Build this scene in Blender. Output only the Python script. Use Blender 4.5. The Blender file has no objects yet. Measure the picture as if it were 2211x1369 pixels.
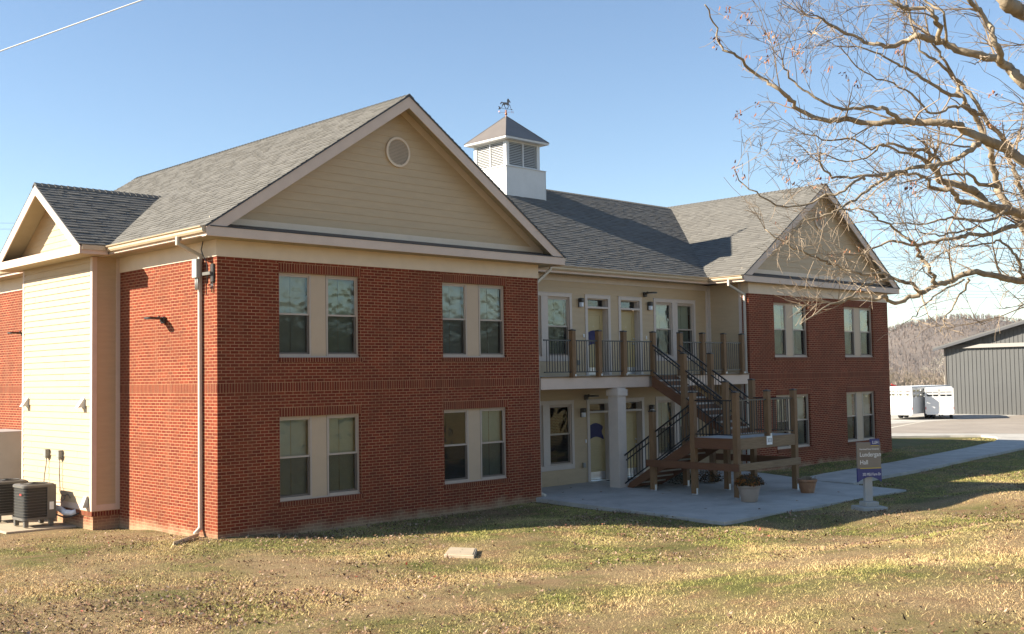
import bpy, bmesh, math, random
import numpy as np
from mathutils import Vector, Matrix, noise as mnoise
random.seed(7); rng = np.random.default_rng(7)
S = bpy.context.scene
COL = S.collection
# ------------------------------------------------------------------ camera
cam = bpy.data.cameras.new('camera'); camo = bpy.data.objects.new('camera', cam); COL.objects.link(camo)
CPOS = Vector((-11.6526, -20.7493, .2634)); YAW, PITCH, ROLL, FPX = -.771, .0526, -.0164, 2403.79
_cy, _sy, _cp, _sp = math.cos(YAW), math.sin(YAW), math.cos(PITCH), math.sin(PITCH)
FW = Vector((-_sy*_cp, _cy*_cp, _sp)); _r = Vector((_cy, _sy, 0)); _u = _r.cross(FW)
RT = math.cos(ROLL)*_r + math.sin(ROLL)*_u; UP = -math.sin(ROLL)*_r + math.cos(ROLL)*_u
m = Matrix.Identity(4)
for i in range(3):
    m[i][0] = RT[i]; m[i][1] = UP[i]; m[i][2] = -FW[i]; m[i][3] = CPOS[i]
camo.matrix_world = m
cam.sensor_width = 36; cam.lens = FPX/2211*36; cam.clip_start = .1; cam.clip_end = 5000
S.camera = camo
# ------------------------------------------------------------------ sky and sun
SUN = Vector((-1, .73, .65)).normalized()                 # towards the sun
EL = math.asin(SUN.z); AZ = math.atan2(SUN.x, SUN.y)      # azimuth clockwise from +Y
W_ = bpy.data.worlds.new('World'); S.world = W_; W_.use_nodes = True
nt = W_.node_tree; bg = nt.nodes['Background']
sk = nt.nodes.new('ShaderNodeTexSky'); sk.sky_type = 'NISHITA'; sk.sun_disc = False
sk.sun_elevation = EL; sk.sun_rotation = AZ; sk.air_density = 1.0; sk.dust_density = .0; sk.ozone_density = 1.9; sk.altitude = 250
nt.links.new(sk.outputs[0], bg.inputs[0]); bg.inputs[1].default_value = .069
sl = bpy.data.lights.new('sun', 'SUN'); sl.energy = 5.0; sl.angle = math.radians(.5); sl.color = (1, .915, .77)
so = bpy.data.objects.new('sun', sl); COL.objects.link(so); so.rotation_euler = SUN.to_track_quat('Z', 'Y').to_euler()
so.location = (-60, 46, 40)
vs = S.view_settings; vs.view_transform = 'Standard'; vs.look = 'None'; vs.gamma = 1; vs.exposure = 1.5
S.cycles.max_bounces = 8; S.cycles.transparent_max_bounces = 12
S.cycles.use_denoising = True
# ------------------------------------------------------------------ materials
def newmat(name):
    m = bpy.data.materials.new(name); m.use_nodes = True
    nt = m.node_tree; return m, nt, nt.nodes['Principled BSDF']
def nd(nt, typ, **k):
    n = nt.nodes.new(typ)
    for a, b in k.items():
        if a.startswith('i_'): n.inputs[a[2:].replace('_', ' ')].default_value = b
        else: setattr(n, a, b)
    return n
def c4(c): return (c[0], c[1], c[2], 1)
def mixc(nt, fac, a, b, blend='MIX'):
    n = nt.nodes.new('ShaderNodeMix'); n.data_type = 'RGBA'; n.blend_type = blend
    for sock, v in ((n.inputs[0], fac), (n.inputs[6], a), (n.inputs[7], b)):
        if hasattr(v, 'is_output'): nt.links.new(v, sock)
        elif isinstance(v, (tuple, list)): sock.default_value = c4(v)
        else: sock.default_value = v
    return n.outputs[2]
def ramp(nt, src, stops):
    r = nt.nodes.new('ShaderNodeValToRGB'); e = r.color_ramp.elements
    while len(e) < len(stops): e.new(.5)
    for x, (p, c) in zip(e, stops): x.position = p; x.color = c4(c) if isinstance(c, (tuple, list)) else (c, c, c, 1)
    nt.links.new(src, r.inputs[0]); return r.outputs[0]
def noise(nt, scale, detail=4, rough=.55, vec=None, stretch=None, out=0):
    n = nd(nt, 'ShaderNodeTexNoise'); n.inputs['Scale'].default_value = scale; n.inputs['Detail'].default_value = detail; n.inputs['Roughness'].default_value = rough
    if vec is None:
        vec = nd(nt, 'ShaderNodeTexCoord').outputs['Object']
    if stretch:
        mp = nd(nt, 'ShaderNodeMapping'); mp.inputs['Scale'].default_value = stretch; nt.links.new(vec, mp.inputs[0]); vec = mp.outputs[0]
    nt.links.new(vec, n.inputs['Vector']); return n.outputs[out]
def bump(nt, p, h, strength=.3, dist=.01):
    b = nd(nt, 'ShaderNodeBump'); b.inputs['Strength'].default_value = strength; b.inputs['Distance'].default_value = dist
    nt.links.new(h, b.inputs['Height']); nt.links.new(b.outputs[0], p.inputs['Normal'])
def mat(name, col, rough=.6, var=.12, scale=6, metal=0, bmp=0, bscale=60, spec=.5, stretch=None, dirt=None, dsc=1.7):
    m, nt, p = newmat(name)
    f = noise(nt, scale, 5, .6, stretch=stretch)
    a = [x*(1-var) for x in col]; b = [min(1, x*(1+var)) for x in col]
    o = mixc(nt, ramp(nt, f, [(.3, 0.), (.7, 1.)]), a, b)
    if dirt:
        f2 = noise(nt, dsc, 6, .7); o = mixc(nt, ramp(nt, f2, [(.5, 0.), (.75, dirt[1])]), o, dirt[0])
    nt.links.new(o, p.inputs['Base Color'])
    p.inputs['Roughness'].default_value = rough; p.inputs['Metallic'].default_value = metal; p.inputs['Specular IOR Level'].default_value = spec
    if bmp: bump(nt, p, noise(nt, bscale, 3, stretch=stretch), bmp, .01)
    return m
def brickmat(name, bw, rh, offset, tint=1.0, base=True):
    m, nt, p = newmat(name)
    uv = nd(nt, 'ShaderNodeUVMap').outputs[0]
    jit = noise(nt, 9, 2, .5)                                   # bricks are never laid dead straight
    va = nd(nt, 'ShaderNodeVectorMath', operation='MULTIPLY_ADD'); nt.links.new(noise(nt, 9, 2, .5, out=1), va.inputs[0]); va.inputs[1].default_value = (.006, .005, 0); nt.links.new(uv, va.inputs[2])
    b = nd(nt, 'ShaderNodeTexBrick', offset=offset, offset_frequency=2, squash=1)
    b.inputs['Scale'].default_value = 1; b.inputs['Brick Width'].default_value = bw; b.inputs['Row Height'].default_value = rh
    b.inputs['Mortar Size'].default_value = .0058; b.inputs['Mortar Smooth'].default_value = .25; b.inputs['Bias'].default_value = 0
    b.inputs['Color1'].default_value = c4([.145*tint, .014*tint, .003*tint]); b.inputs['Color2'].default_value = c4([.245*tint, .036*tint, .011*tint]); b.inputs['Mortar'].default_value = (.56, .33, .17, 1)
    nt.links.new(va.outputs[0], b.inputs['Vector'])
    mott = noise(nt, 38, 4, .65)
    o = mixc(nt, .55, b.outputs['Color'], ramp(nt, mott, [(.25, (.6, .6, .6)), (.75, (1.1, 1.1, 1.1))]), 'MULTIPLY')
    big = noise(nt, 1.1, 5, .6)
    o = mixc(nt, ramp(nt, big, [(.35, .0), (.7, .5)]), o, (.135, .042, .018))
    stk = noise(nt, 1.0, 5, .6, stretch=(3.2, 3.2, .22))
    o = mixc(nt, ramp(nt, stk, [(.55, .0), (.78, .35)]), o, (.26, .115, .06))
    if base:                                                     # clay dust splashed onto the lowest courses
        sx = nd(nt, 'ShaderNodeSeparateXYZ'); nt.links.new(nd(nt, 'ShaderNodeNewGeometry').outputs['Position'], sx.inputs[0])
        mr = nd(nt, 'ShaderNodeMapRange'); mr.inputs[1].default_value = -2.84; mr.inputs[2].default_value = -3.08; mr.inputs[3].default_value = 0; mr.inputs[4].default_value = .62
        mt = nd(nt, 'ShaderNodeMath', operation='MULTIPLY_ADD'); nt.links.new(noise(nt, 2.2, 5), mt.inputs[0]); mt.inputs[1].default_value = .5; mt.inputs[2].default_value = -.25
        ad = nd(nt, 'ShaderNodeMath', operation='ADD'); nt.links.new(sx.outputs[2], ad.inputs[0]); nt.links.new(mt.outputs[0], ad.inputs[1]); nt.links.new(ad.outputs[0], mr.inputs[0])
        o = mixc(nt, mr.outputs[0], o, (.46, .34, .20))
    nt.links.new(o, p.inputs['Base Color']); p.inputs['Roughness'].default_value = .88; p.inputs['Specular IOR Level'].default_value = .25
    iv = nd(nt, 'ShaderNodeMath', operation='SUBTRACT'); iv.inputs[0].default_value = 1; nt.links.new(b.outputs['Fac'], iv.inputs[1])
    bump(nt, p, iv.outputs[0], .6, .006)
    return m
def shinglemat():
    m, nt, p = newmat('asphalt_shingle')
    a = nd(nt, 'ShaderNodeAttribute', attribute_name='rnd').outputs['Fac']
    o = ramp(nt, a, [(0, (.145, .136, .122)), (.5, (.176, .165, .147)), (1, (.212, .199, .177))])
    o = mixc(nt, .6, o, ramp(nt, noise(nt, 160, 2, .7), [(.3, (.5, .5, .5)), (.7, (1, 1, 1))]), 'MULTIPLY')
    o = mixc(nt, ramp(nt, noise(nt, .55, 4), [(.4, 0.), (.75, .10)]), o, (.145, .136, .12))
    nt.links.new(o, p.inputs['Base Color']); p.inputs['Roughness'].default_value = .95; p.inputs['Specular IOR Level'].default_value = .2
    bump(nt, p, noise(nt, 220, 2), .5, .004); return m
def woodmat(name, c1, c2, axis='z'):
    m, nt, p = newmat(name)
    st = {'z': (14, 14, .9), 'x': (.9, 14, 14), 'y': (14, .9, 14)}[axis]
    g = noise(nt, 3, 6, .7, stretch=st); k = noise(nt, 1.6, 3)
    o = mixc(nt, ramp(nt, g, [(.3, 0.), (.72, 1.)]), c1, c2)
    o = mixc(nt, ramp(nt, k, [(.45, 0.), (.8, .5)]), o, [x*.62 for x in c1])
    nt.links.new(o, p.inputs['Base Color']); p.inputs['Roughness'].default_value = .75; bump(nt, p, g, .25, .006); return m
def glassmat(name, refl=1.6, tint=(.82, .9, .86)):
    m, nt, p = newmat(name); nt.nodes.remove(p); out = nt.nodes['Material Output']
    fr = nd(nt, 'ShaderNodeFresnel'); fr.inputs[0].default_value = 1.5
    mu = nd(nt, 'ShaderNodeMath', operation='MULTIPLY'); mu.use_clamp = True; nt.links.new(fr.outputs[0], mu.inputs[0]); mu.inputs[1].default_value = refl
    tr = nd(nt, 'ShaderNodeBsdfTransparent'); tr.inputs[0].default_value = c4(tint)
    gl = nd(nt, 'ShaderNodeBsdfGlossy'); gl.inputs['Roughness'].default_value = .015; gl.inputs[0].default_value = (.95, 1, .98, 1)
    b = nd(nt, 'ShaderNodeBump'); b.inputs['Strength'].default_value = .28; b.inputs['Distance'].default_value = .05
    nt.links.new(noise(nt, 2.3, 2), b.inputs['Height']); nt.links.new(b.outputs[0], gl.inputs['Normal'])
    mx = nd(nt, 'ShaderNodeMixShader'); nt.links.new(mu.outputs[0], mx.inputs[0]); nt.links.new(tr.outputs[0], mx.inputs[1]); nt.links.new(gl.outputs[0], mx.inputs[2])
    nt.links.new(mx.outputs[0], out.inputs[0]); return m
def screenmat():
    m, nt, p = newmat('insect_screen'); nt.nodes.remove(p); out = nt.nodes['Material Output']
    tr = nd(nt, 'ShaderNodeBsdfTransparent'); df = nd(nt, 'ShaderNodeBsdfDiffuse'); df.inputs[0].default_value = (.02, .02, .02, 1)
    mx = nd(nt, 'ShaderNodeMixShader'); mx.inputs[0].default_value = .42; nt.links.new(tr.outputs[0], mx.inputs[1]); nt.links.new(df.outputs[0], mx.inputs[2]); nt.links.new(mx.outputs[0], out.inputs[0]); return m
def lawnmat(name, blades=False):
    m, nt, p = newmat(name)
    pos = nd(nt, 'ShaderNodeNewGeometry').outputs['Position']
    mp = nd(nt, 'ShaderNodeMapping'); mp.inputs['Scale'].default_value = (1, 1, 0); nt.links.new(pos, mp.inputs[0]); v = mp.outputs[0]
    n1 = noise(nt, .33, 5, .6, vec=v); n2 = noise(nt, 1.5, 5, .65, vec=v); n3 = noise(nt, 26, 3, .7, vec=v)
    straw, green, brown = (.34, .235, .125), (.11, .122, .028), (.26, .15, .085)
    if blades: straw, green, brown = (.66, .485, .26), (.28, .315, .065), (.53, .33, .19)
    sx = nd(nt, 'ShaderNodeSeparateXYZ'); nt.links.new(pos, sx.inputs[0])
    mr = nd(nt, 'ShaderNodeMapRange'); mr.inputs[1].default_value = -9.5; mr.inputs[2].default_value = -5.5; mr.inputs[3].default_value = 0; mr.inputs[4].default_value = .16; nt.links.new(sx.outputs[1], mr.inputs[0])   # greener turf on the north side, its darker tint painting in building shade
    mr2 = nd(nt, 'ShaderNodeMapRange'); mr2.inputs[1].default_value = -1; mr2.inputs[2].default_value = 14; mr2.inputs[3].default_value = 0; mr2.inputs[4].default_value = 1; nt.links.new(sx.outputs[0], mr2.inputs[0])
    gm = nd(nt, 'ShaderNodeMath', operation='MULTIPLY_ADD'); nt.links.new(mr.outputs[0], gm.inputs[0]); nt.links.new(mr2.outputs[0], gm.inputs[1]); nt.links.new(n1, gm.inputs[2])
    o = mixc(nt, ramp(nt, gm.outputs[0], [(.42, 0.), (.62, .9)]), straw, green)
    o = mixc(nt, ramp(nt, n2, [(.48, 0.), (.66, .8)]), o, brown)
    o = mixc(nt, ramp(nt, n3, [(.35, .0), (.7, .55)]), o, straw if blades else (.11, .085, .035))
    if blades:
        a = nd(nt, 'ShaderNodeAttribute', attribute_name='rnd').outputs['Fac']
        o = mixc(nt, .8, o, ramp(nt, a, [(0, (.45, .5, .4)), (.5, (.95, .95, .9)), (1, (1.5, 1.4, 1.25))]), 'MULTIPLY')
    nt.links.new(o, p.inputs['Base Color']); p.inputs['Roughness'].default_value = .9; p.inputs['Specular IOR Level'].default_value = .12
    if not blades: bump(nt, p, noise(nt, 34, 4, .7, vec=pos), .9, .05)
    return m
def attrmat(name, stops, rough=.85, spec=.2):
    m, nt, p = newmat(name); a = nd(nt, 'ShaderNodeAttribute', attribute_name='rnd').outputs['Fac']
    o = ramp(nt, a, stops); o = mixc(nt, .35, o, ramp(nt, noise(nt, 30, 3), [(.3, (.5, .5, .5)), (.7, (1, 1, 1))]), 'MULTIPLY')
    nt.links.new(o, p.inputs['Base Color']); p.inputs['Roughness'].default_value = rough; p.inputs['Specular IOR Level'].default_value = spec; return m
M = {}
M['brick'] = brickmat('red_brick', .2032, .0677, .5)
M['soldier'] = brickmat('upright_brick', .0677, .2032, 0, .92, False)
M['rowlock'] = brickmat('sill_brick', .0677, .11, 0, .8, False)
M['shingle'] = shinglemat()
M['siding'] = mat('cream_siding', (.49, .355, .21), .6, .05, 2.5, bmp=.05, bscale=30, stretch=(1, 1, 6))
M['trim'] = mat('offwhite_trim', (.60, .455, .36), .55, .05, 3, bmp=.03, bscale=25)
M['frieze'] = mat('cream_frieze', (.68, .54, .40), .6, .05, 3)
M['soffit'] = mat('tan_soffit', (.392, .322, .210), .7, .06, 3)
M['gutter'] = mat('tan_gutter', (.510, .399, .264), .4, .06, 4)
M['downspout'] = mat('beige_downspout', (.527, .468, .383), .45, .06, 4)
M['flash'] = mat('dark_flashing', (.03, .03, .035), .5, .2, 8)
M['wframe'] = mat('window_frame_taupe', (.47, .37, .29), .5, .04, 6)
M['wpanel'] = mat('window_panel_tan', (.50, .36, .235), .5, .03, 4)
M['casing'] = mat('white_casing', (.57, .475, .40), .5, .05, 5)
M['glass'] = glassmat('window_glass')
M['screen'] = screenmat()
M['blind'] = mat('slat_blind', (.52,.50,.41), .6, .06, 6)
M['blindgreen'] = mat('grey_green_blind', (.40, .42, .31), .6, .10, 3); M['blindgrey'] = mat('grey_blind', (.44, .44, .40), .6, .08, 5)
M['dark'] = mat('dark_gap', (.02, .018, .015), .8, .1, 5)
M['door'] = mat('door_cream', (.46, .34, .15), .45, .05, 5)
M['kick'] = mat('kick_plate_steel', (.62, .63, .65), .28, .05, 9, metal=1)
M['steel'] = mat('galvanised_steel', (.60, .62, .64), .4, .1, 12, metal=.8)
M['nickel'] = mat('brushed_nickel', (.6, .58, .54), .35, .05, 9, metal=1)
M['purple'] = mat('purple_banner', (.016, .013, .075), .7, .15, 12)
M['wood'] = woodmat('treated_timber_post', (.160, .082, .031), (.252, .143, .063), 'z')
M['woodx'] = woodmat('treated_timber_beam', (.184, .109, .051), (.286, .190, .102), 'x')
M['woody'] = woodmat('stained_timber_stringer', (.120, .045, .017), (.180, .075, .030), 'y')
M['black'] = mat('black_metal', (.012, .012, .014), .35, .2, 10)
M['bronze'] = mat('dark_bronze_metal', (.03, .022, .016), .4, .2, 10)
M['lampglass'] = mat('frosted_lamp_lens', (.72, .74, .78), .3, .03, 8)
M['white'] = mat('white_paint', (.663, .654, .629), .45, .05, 4, dirt=((.45, .40, .33), .35))
M['cupola'] = mat('white_cupola_panel', (.612, .603, .586), .5, .05, 3)
M['copper'] = mat('aged_copper', (.36, .15, .07), .35, .25, 14, metal=.9)
M['capmetal'] = mat('grey_brown_metal_roof', (.20, .17, .145), .42, .08, 2.5, metal=.25)
M['concrete'] = mat('pale_concrete', (.414, .386, .340), .85, .16, 1.1, bmp=.2, bscale=80, dirt=((.25, .23, .195), .65))
M['asphalt'] = mat('worn_asphalt', (.288, .241, .194), .9, .14, .5, bmp=.2, bscale=60, dirt=((.33, .29, .24), .5))
M['paint'] = mat('road_paint', (.62, .57, .46), .8, .2, 3)
M['tank'] = mat('grey_green_steel', (.30, .30, .27), .5, .06, 4)
M['acgrille'] = mat('dark_condenser_grille', (.018, .017, .015), .5, .2, 10)
M['acshell'] = mat('grey_condenser_shell', (.119, .108, .091), .5, .07, 5)
M['cabinet'] = mat('grey_utility_cabinet', (.36, .36, .335), .5, .05, 4)
M['rubber'] = mat('black_rubber', (.015, .015, .015), .8, .1, 20)
M['red'] = mat('red_paint', (.55, .03, .02), .5, .1, 8)
M['terracotta'] = mat('terracotta_clay', (.320, .152, .072), .75, .2, 7, dirt=((.55, .45, .33), .5))
M['taupepot'] = mat('taupe_plastic_pot', (.336, .264, .208), .55, .06, 6)
M['soil'] = mat('potting_soil', (.03, .02, .012), .95, .2, 30)
M['mum'] = attrmat('mum_flower', [(0, (.018, .022, .008)), (.55, (.05, .03, .01)), (.75, (.22, .10, .018)), (1, (.26, .07, .015))])
M['paleflower'] = attrmat('dried_flower', [(0, (.02, .03, .015)), (.5, (.06, .075, .04)), (1, (.34, .36, .33))])
M['bark'] = mat('oak_bark', (.31, .245, .17), .9, .35, 5, bmp=.8, bscale=26, spec=.15, stretch=(1, 1, .5), dirt=((.085, .06, .04), .92), dsc=4.5)
M['twig'] = mat('oak_twig', (.29, .22, .155), .85, .3, 3, spec=.2)
M['oakleaf'] = attrmat('dead_oak_leaf', [(0, (.10, .035, .022)), (.5, (.24, .095, .05)), (1, (.40, .21, .11))])
M['litter'] = attrmat('fallen_leaf', [(0, (.055, .028, .016)), (.4, (.20, .105, .06)), (.8, (.40, .255, .17)), (.97, (.52, .37, .27)), (1, (.35, .04, .02))])
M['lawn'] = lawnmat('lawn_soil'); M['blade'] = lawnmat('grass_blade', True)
M['farbark'] = attrmat('far_tree_bark', [(0, (.17, .135, .095)), (.5, (.26, .205, .145)), (1, (.35, .285, .205))])
M['palebark'] = mat('pale_sycamore_bark', (.46, .41, .34), .9, .2, 3)
M['hillwood'] = attrmat('far_wood', [(0, (.19, .15, .125)), (.5, (.25, .195, .16)), (1, (.32, .255, .205))])
M['hill'] = mat('hill_floor', (.125, .098, .078), .95, .25, .05)
M['barnwall'] = mat('grey_ribbed_steel', (.062, .062, .060), .55, .05, .7, metal=.25)
M['barntrim'] = mat('brown_grey_barn_trim', (.075, .06, .047), .5, .06, 2)
M['barnroof'] = mat('grey_barn_roof', (.07, .068, .065), .5, .08, 1)
M['trailer'] = mat('white_trailer_paint', (.680, .671, .646), .4, .04, 2)
M['trailergrey'] = mat('brushed_aluminium_trailer', (.42, .42, .41), .4, .06, 3, metal=.5)
M['signtaupe'] = mat('taupe_sign_panel', (.215, .175, .135), .45, .04, 3)
M['signblue'] = mat('blue_sign_panel', (.035, .04, .17), .45, .05, 4)
M['yellow'] = mat('yellow_sign_line', (.62, .46, .03), .5, .05, 4)
M['letter'] = mat('white_lettering', (.80, .79, .76), .5, .02, 4)
M['signpost'] = mat('pale_sign_post', (.408, .391, .365), .55, .05, 4)
M['numplate'] = mat('white_number_plate', (.82, .82, .80), .5, .03, 4)
M['wire'] = mat('bright_cable', (.85, .84, .82), .5, .03, 1)
M['pline'] = mat('dark_cable', (.12, .12, .13), .6, .1, 1)
M['cover'] = mat('sandy_concrete', (.420, .338, .232), .85, .08, 5, bmp=.1)
M['foam'] = mat('white_pipe_wrap', (.82, .82, .85), .6, .04, 6)
# ------------------------------------------------------------------ mesh builder
class MB:
    def __init__(s): s.v = []; s.f = []; s.m = []; s.uv = []; s.r = []
    def face(s, pts, m=0, uv=None, r=None):
        n = len(s.v); s.v += [tuple(p) for p in pts]; s.f.append(tuple(range(n, n+len(pts)))); s.m.append(m)
        s.uv.append(uv if uv else [(0, 0)]*len(pts)); s.r.append(random.random() if r is None else r)
    def hexa(s, p, m=0):                 # p: 4 bottom ccw + 4 top ccw
        for q in ((3, 2, 1, 0), (4, 5, 6, 7), (0, 1, 5, 4), (1, 2, 6, 5), (2, 3, 7, 6), (3, 0, 4, 7)): s.face([p[i] for i in q], m)
    def box(s, x0, x1, y0, y1, z0, z1, m=0):
        s.hexa([(x0, y0, z0), (x1, y0, z0), (x1, y1, z0), (x0, y1, z0), (x0, y0, z1), (x1, y0, z1), (x1, y1, z1), (x0, y1, z1)], m)
    def beam(s, a, b, w, h, m=0, up=(0, 0, 1)):
        a, b = Vector(a), Vector(b); d = (b-a).normalized(); sd = d.cross(Vector(up)).normalized()*(w/2); u = sd.cross(d).normalized()*(h/2)
        s.hexa([a-sd-u, a+sd-u, b+sd-u, b-sd-u, a-sd+u, a+sd+u, b+sd+u, b-sd+u], m)
    def prism(s, poly, off, m=0):        # planar polygon extruded by vector
        off = Vector(off); p = [Vector(q) for q in poly]; q = [a+off for a in p]; n = len(p)
        s.face(p[::-1], m); s.face(q, m)
        for i in range(n): s.face([p[i], p[(i+1) % n], q[(i+1) % n], q[i]], m)
    def tube(s, pts, rad, n=8, m=0, cap=True, r=None):
        pts = [Vector(p) for p in pts]; k = len(pts)
        if not hasattr(rad, '__len__'): rad = [rad]*k
        base = len(s.v); ref = None
        for i, p in enumerate(pts):
            d = (pts[min(i+1, k-1)]-pts[max(i-1, 0)])
            if d.length < 1e-9: d = Vector((0, 0, 1))
            d.normalize()
            if ref is None: ref = d.orthogonal().normalized()
            ref = (ref-d*ref.dot(d))
            if ref.length < 1e-6: ref = d.orthogonal()
            ref.normalize(); b = d.cross(ref)
            for j in range(n):
                a = 2*math.pi*j/n; s.v.append(tuple(p+(ref*math.cos(a)+b*math.sin(a))*rad[i]))
        rr = random.random() if r is None else r
        for i in range(k-1):
            for j in range(n):
                j2 = (j+1) % n
                s.f.append((base+i*n+j, base+i*n+j2, base+(i+1)*n+j2, base+(i+1)*n+j)); s.m.append(m); s.uv.append([(0, 0)]*4); s.r.append(rr)
        if cap:
            s.f.append(tuple(base+j for j in range(n))[::-1]); s.f.append(tuple(base+(k-1)*n+j for j in range(n)))
            for _ in (0, 1): s.m.append(m); s.uv.append([(0, 0)]*n); s.r.append(rr)
    def lathe(s, prof, c, n=20, m=0):
        base = len(s.v); c = Vector(c)
        for (r, z) in prof:
            for j in range(n):
                a = 2*math.pi*j/n; s.v.append((c.x+r*math.cos(a), c.y+r*math.sin(a), c.z+z))
        for i in range(len(prof)-1):
            for j in range(n):
                j2 = (j+1) % n; s.f.append((base+i*n+j, base+i*n+j2, base+(i+1)*n+j2, base+(i+1)*n+j)); s.m.append(m); s.uv.append([(0, 0)]*4); s.r.append(.5)
    def build(s, name, mats, parent=None, origin=(0, 0, 0), bev=0, smooth=False):
        if not isinstance(mats, (list, tuple)): mats = [mats]
        me = bpy.data.meshes.new(name); ox, oy, oz = origin
        me.from_pydata([(a-ox, b-oy, c-oz) for a, b, c in s.v], [], s.f)
        for mm in mats: me.materials.append(M[mm])
        me.polygons.foreach_set('material_index', s.m)
        if any(u[0] != u[1] for u in s.uv if len(u) > 1):
            l = me.uv_layers.new(name='UVMap'); l.data.foreach_set('uv', [c for u in s.uv for q in u for c in q])
        at = me.attributes.new('rnd', 'FLOAT', 'FACE'); at.data.foreach_set('value', s.r)
        if smooth: me.polygons.foreach_set('use_smooth', [True]*len(s.f))
        me.update()
        o = bpy.data.objects.new(name, me); COL.objects.link(o)
        if parent: o.parent = parent
        else: o.location = origin
        if bev:
            w = bmesh.new(); w.from_mesh(me); bmesh.ops.remove_doubles(w, verts=w.verts, dist=1e-5)
            w.to_mesh(me); w.free(); b = o.modifiers.new('bevel', 'BEVEL'); b.width = bev; b.segments = 1; b.limit_method = 'ANGLE'
        return o
def root(name, label, cat, loc, group=None):
    o = bpy.data.objects.new(name, None); COL.objects.link(o); o.location = loc; o.empty_display_size = .2
    return tag(o, label, cat, group)
def tag(o, label, cat, group=None):
    o['label'] = label; o['category'] = cat
    if group: o['group'] = group
    return o
def kind(o, k): o['kind'] = k; return o
def copytree(o, parent=None):
    c = o.copy(); COL.objects.link(c)
    if parent: c.parent = parent
    for ch in list(o.children): copytree(ch, c)
    return c
def text_mesh(mb, txt, size, place, m=0, align='LEFT'):
    cu = bpy.data.curves.new('txt', 'FONT'); cu.body = txt; cu.size = size; cu.align_x = align; cu.extrude = .0015
    ob = bpy.data.objects.new('txt', cu); COL.objects.link(ob); dg = bpy.context.evaluated_depsgraph_get(); dg.update()
    me = bpy.data.meshes.new_from_object(ob.evaluated_get(dg))
    for p in me.polygons: mb.face([place(me.vertices[i].co) for i in p.vertices], m)
    bpy.data.objects.remove(ob); bpy.data.curves.remove(cu); bpy.data.meshes.remove(me)
# ------------------------------------------------------------------ main dimensions
W1, X2, X3, DEP, YM = 9.483, 19.336, 28.776, 13.2, 1.63
ZT = 2.843; ZE = 3.185; ZF = 3.395; RC = 6.55; C = .0677; FL = -2.93
BO = (14.4, 6.6, -3.0)
bld = root('apartment_building', 'two-storey red brick apartment building with cream gables, grey shingle roof and a white cupola', 'building', BO)
def part(mb, name, mats, par=None, bev=0, smooth=False): return mb.build(name, mats, par or bld, BO, bev, smooth)
def front(y0): return lambda u, z, o=0: (u, y0-o, z)
def left(x0): return lambda u, z, o=0: (x0-o, u, z)
def right(x0): return lambda u, z, o=0: (x0+o, u, z)
def rects(u0, u1, z0, z1, ops):
    us = sorted({u0, u1, *[a for o in ops for a in o[:2] if u0 < a < u1]}); zs = sorted({z0, z1, *[a for o in ops for a in o[2:4] if z0 < a < z1]})
    for i in range(len(us)-1):
        for j in range(len(zs)-1):
            cu, cz = (us[i]+us[i+1])/2, (zs[j]+zs[j+1])/2
            if not any(o[0] < cu < o[1] and o[2] < cz < o[3] for o in ops): yield us[i], us[i+1], zs[j], zs[j+1]
def brickface(mb, P, u0, u1, z0, z1, ops=(), rev=False, depth=.11, m=0):
    for a, b, c, d in rects(u0, u1, z0, z1, ops):
        q = [P(a, c), P(b, c), P(b, d), P(a, d)]; uv = [(a, c), (b, c), (b, d), (a, d)]
        if rev: q.reverse(); uv.reverse()
        mb.face(q, m, uv)
    for a, b, c, d in [o[:4] for o in ops]:
        for q, uv in (([P(a, c), P(a, c, -depth), P(a, d, -depth), P(a, d)], [(0, c), (depth, c), (depth, d), (0, d)]),
                      ([P(b, c, -depth), P(b, c), P(b, d), P(b, d, -depth)], [(0, c), (depth, c), (depth, d), (0, d)]),
                      ([P(a, d), P(a, d, -depth), P(b, d, -depth), P(b, d)], [(a, 0), (a, depth), (b, depth), (b, 0)]),
                      ([P(a, c, -depth), P(a, c), P(b, c), P(b, c, -depth)], [(a, 0), (a, depth), (b, depth), (b, 0)])): mb.face(q, m, uv)
def strip(mb, P, u0, u1, z0, z1, m, t=.004):   # a course of bricks standing a little proud of the wall
    h = z1-z0; L = u1-u0
    mb.face([P(u0, z0, t), P(u1, z0, t), P(u1, z1, t), P(u0, z1, t)], m, [(0, 0), (L, 0), (L, h), (0, h)])
    for a, b, c, d in ((P(u0, z0), P(u1, z0), P(u1, z0, t), P(u0, z0, t)), (P(u0, z1, t), P(u1, z1, t), P(u1, z1), P(u0, z1)), (P(u0, z0), P(u0, z0, t), P(u0, z1, t), P(u0, z1)), (P(u1, z0, t), P(u1, z0), P(u1, z1), P(u1, z1, t))):
        mb.face([a, b, c, d], m, [(0, .02), (.03, .02), (.03, .03), (0, .03)])
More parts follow.
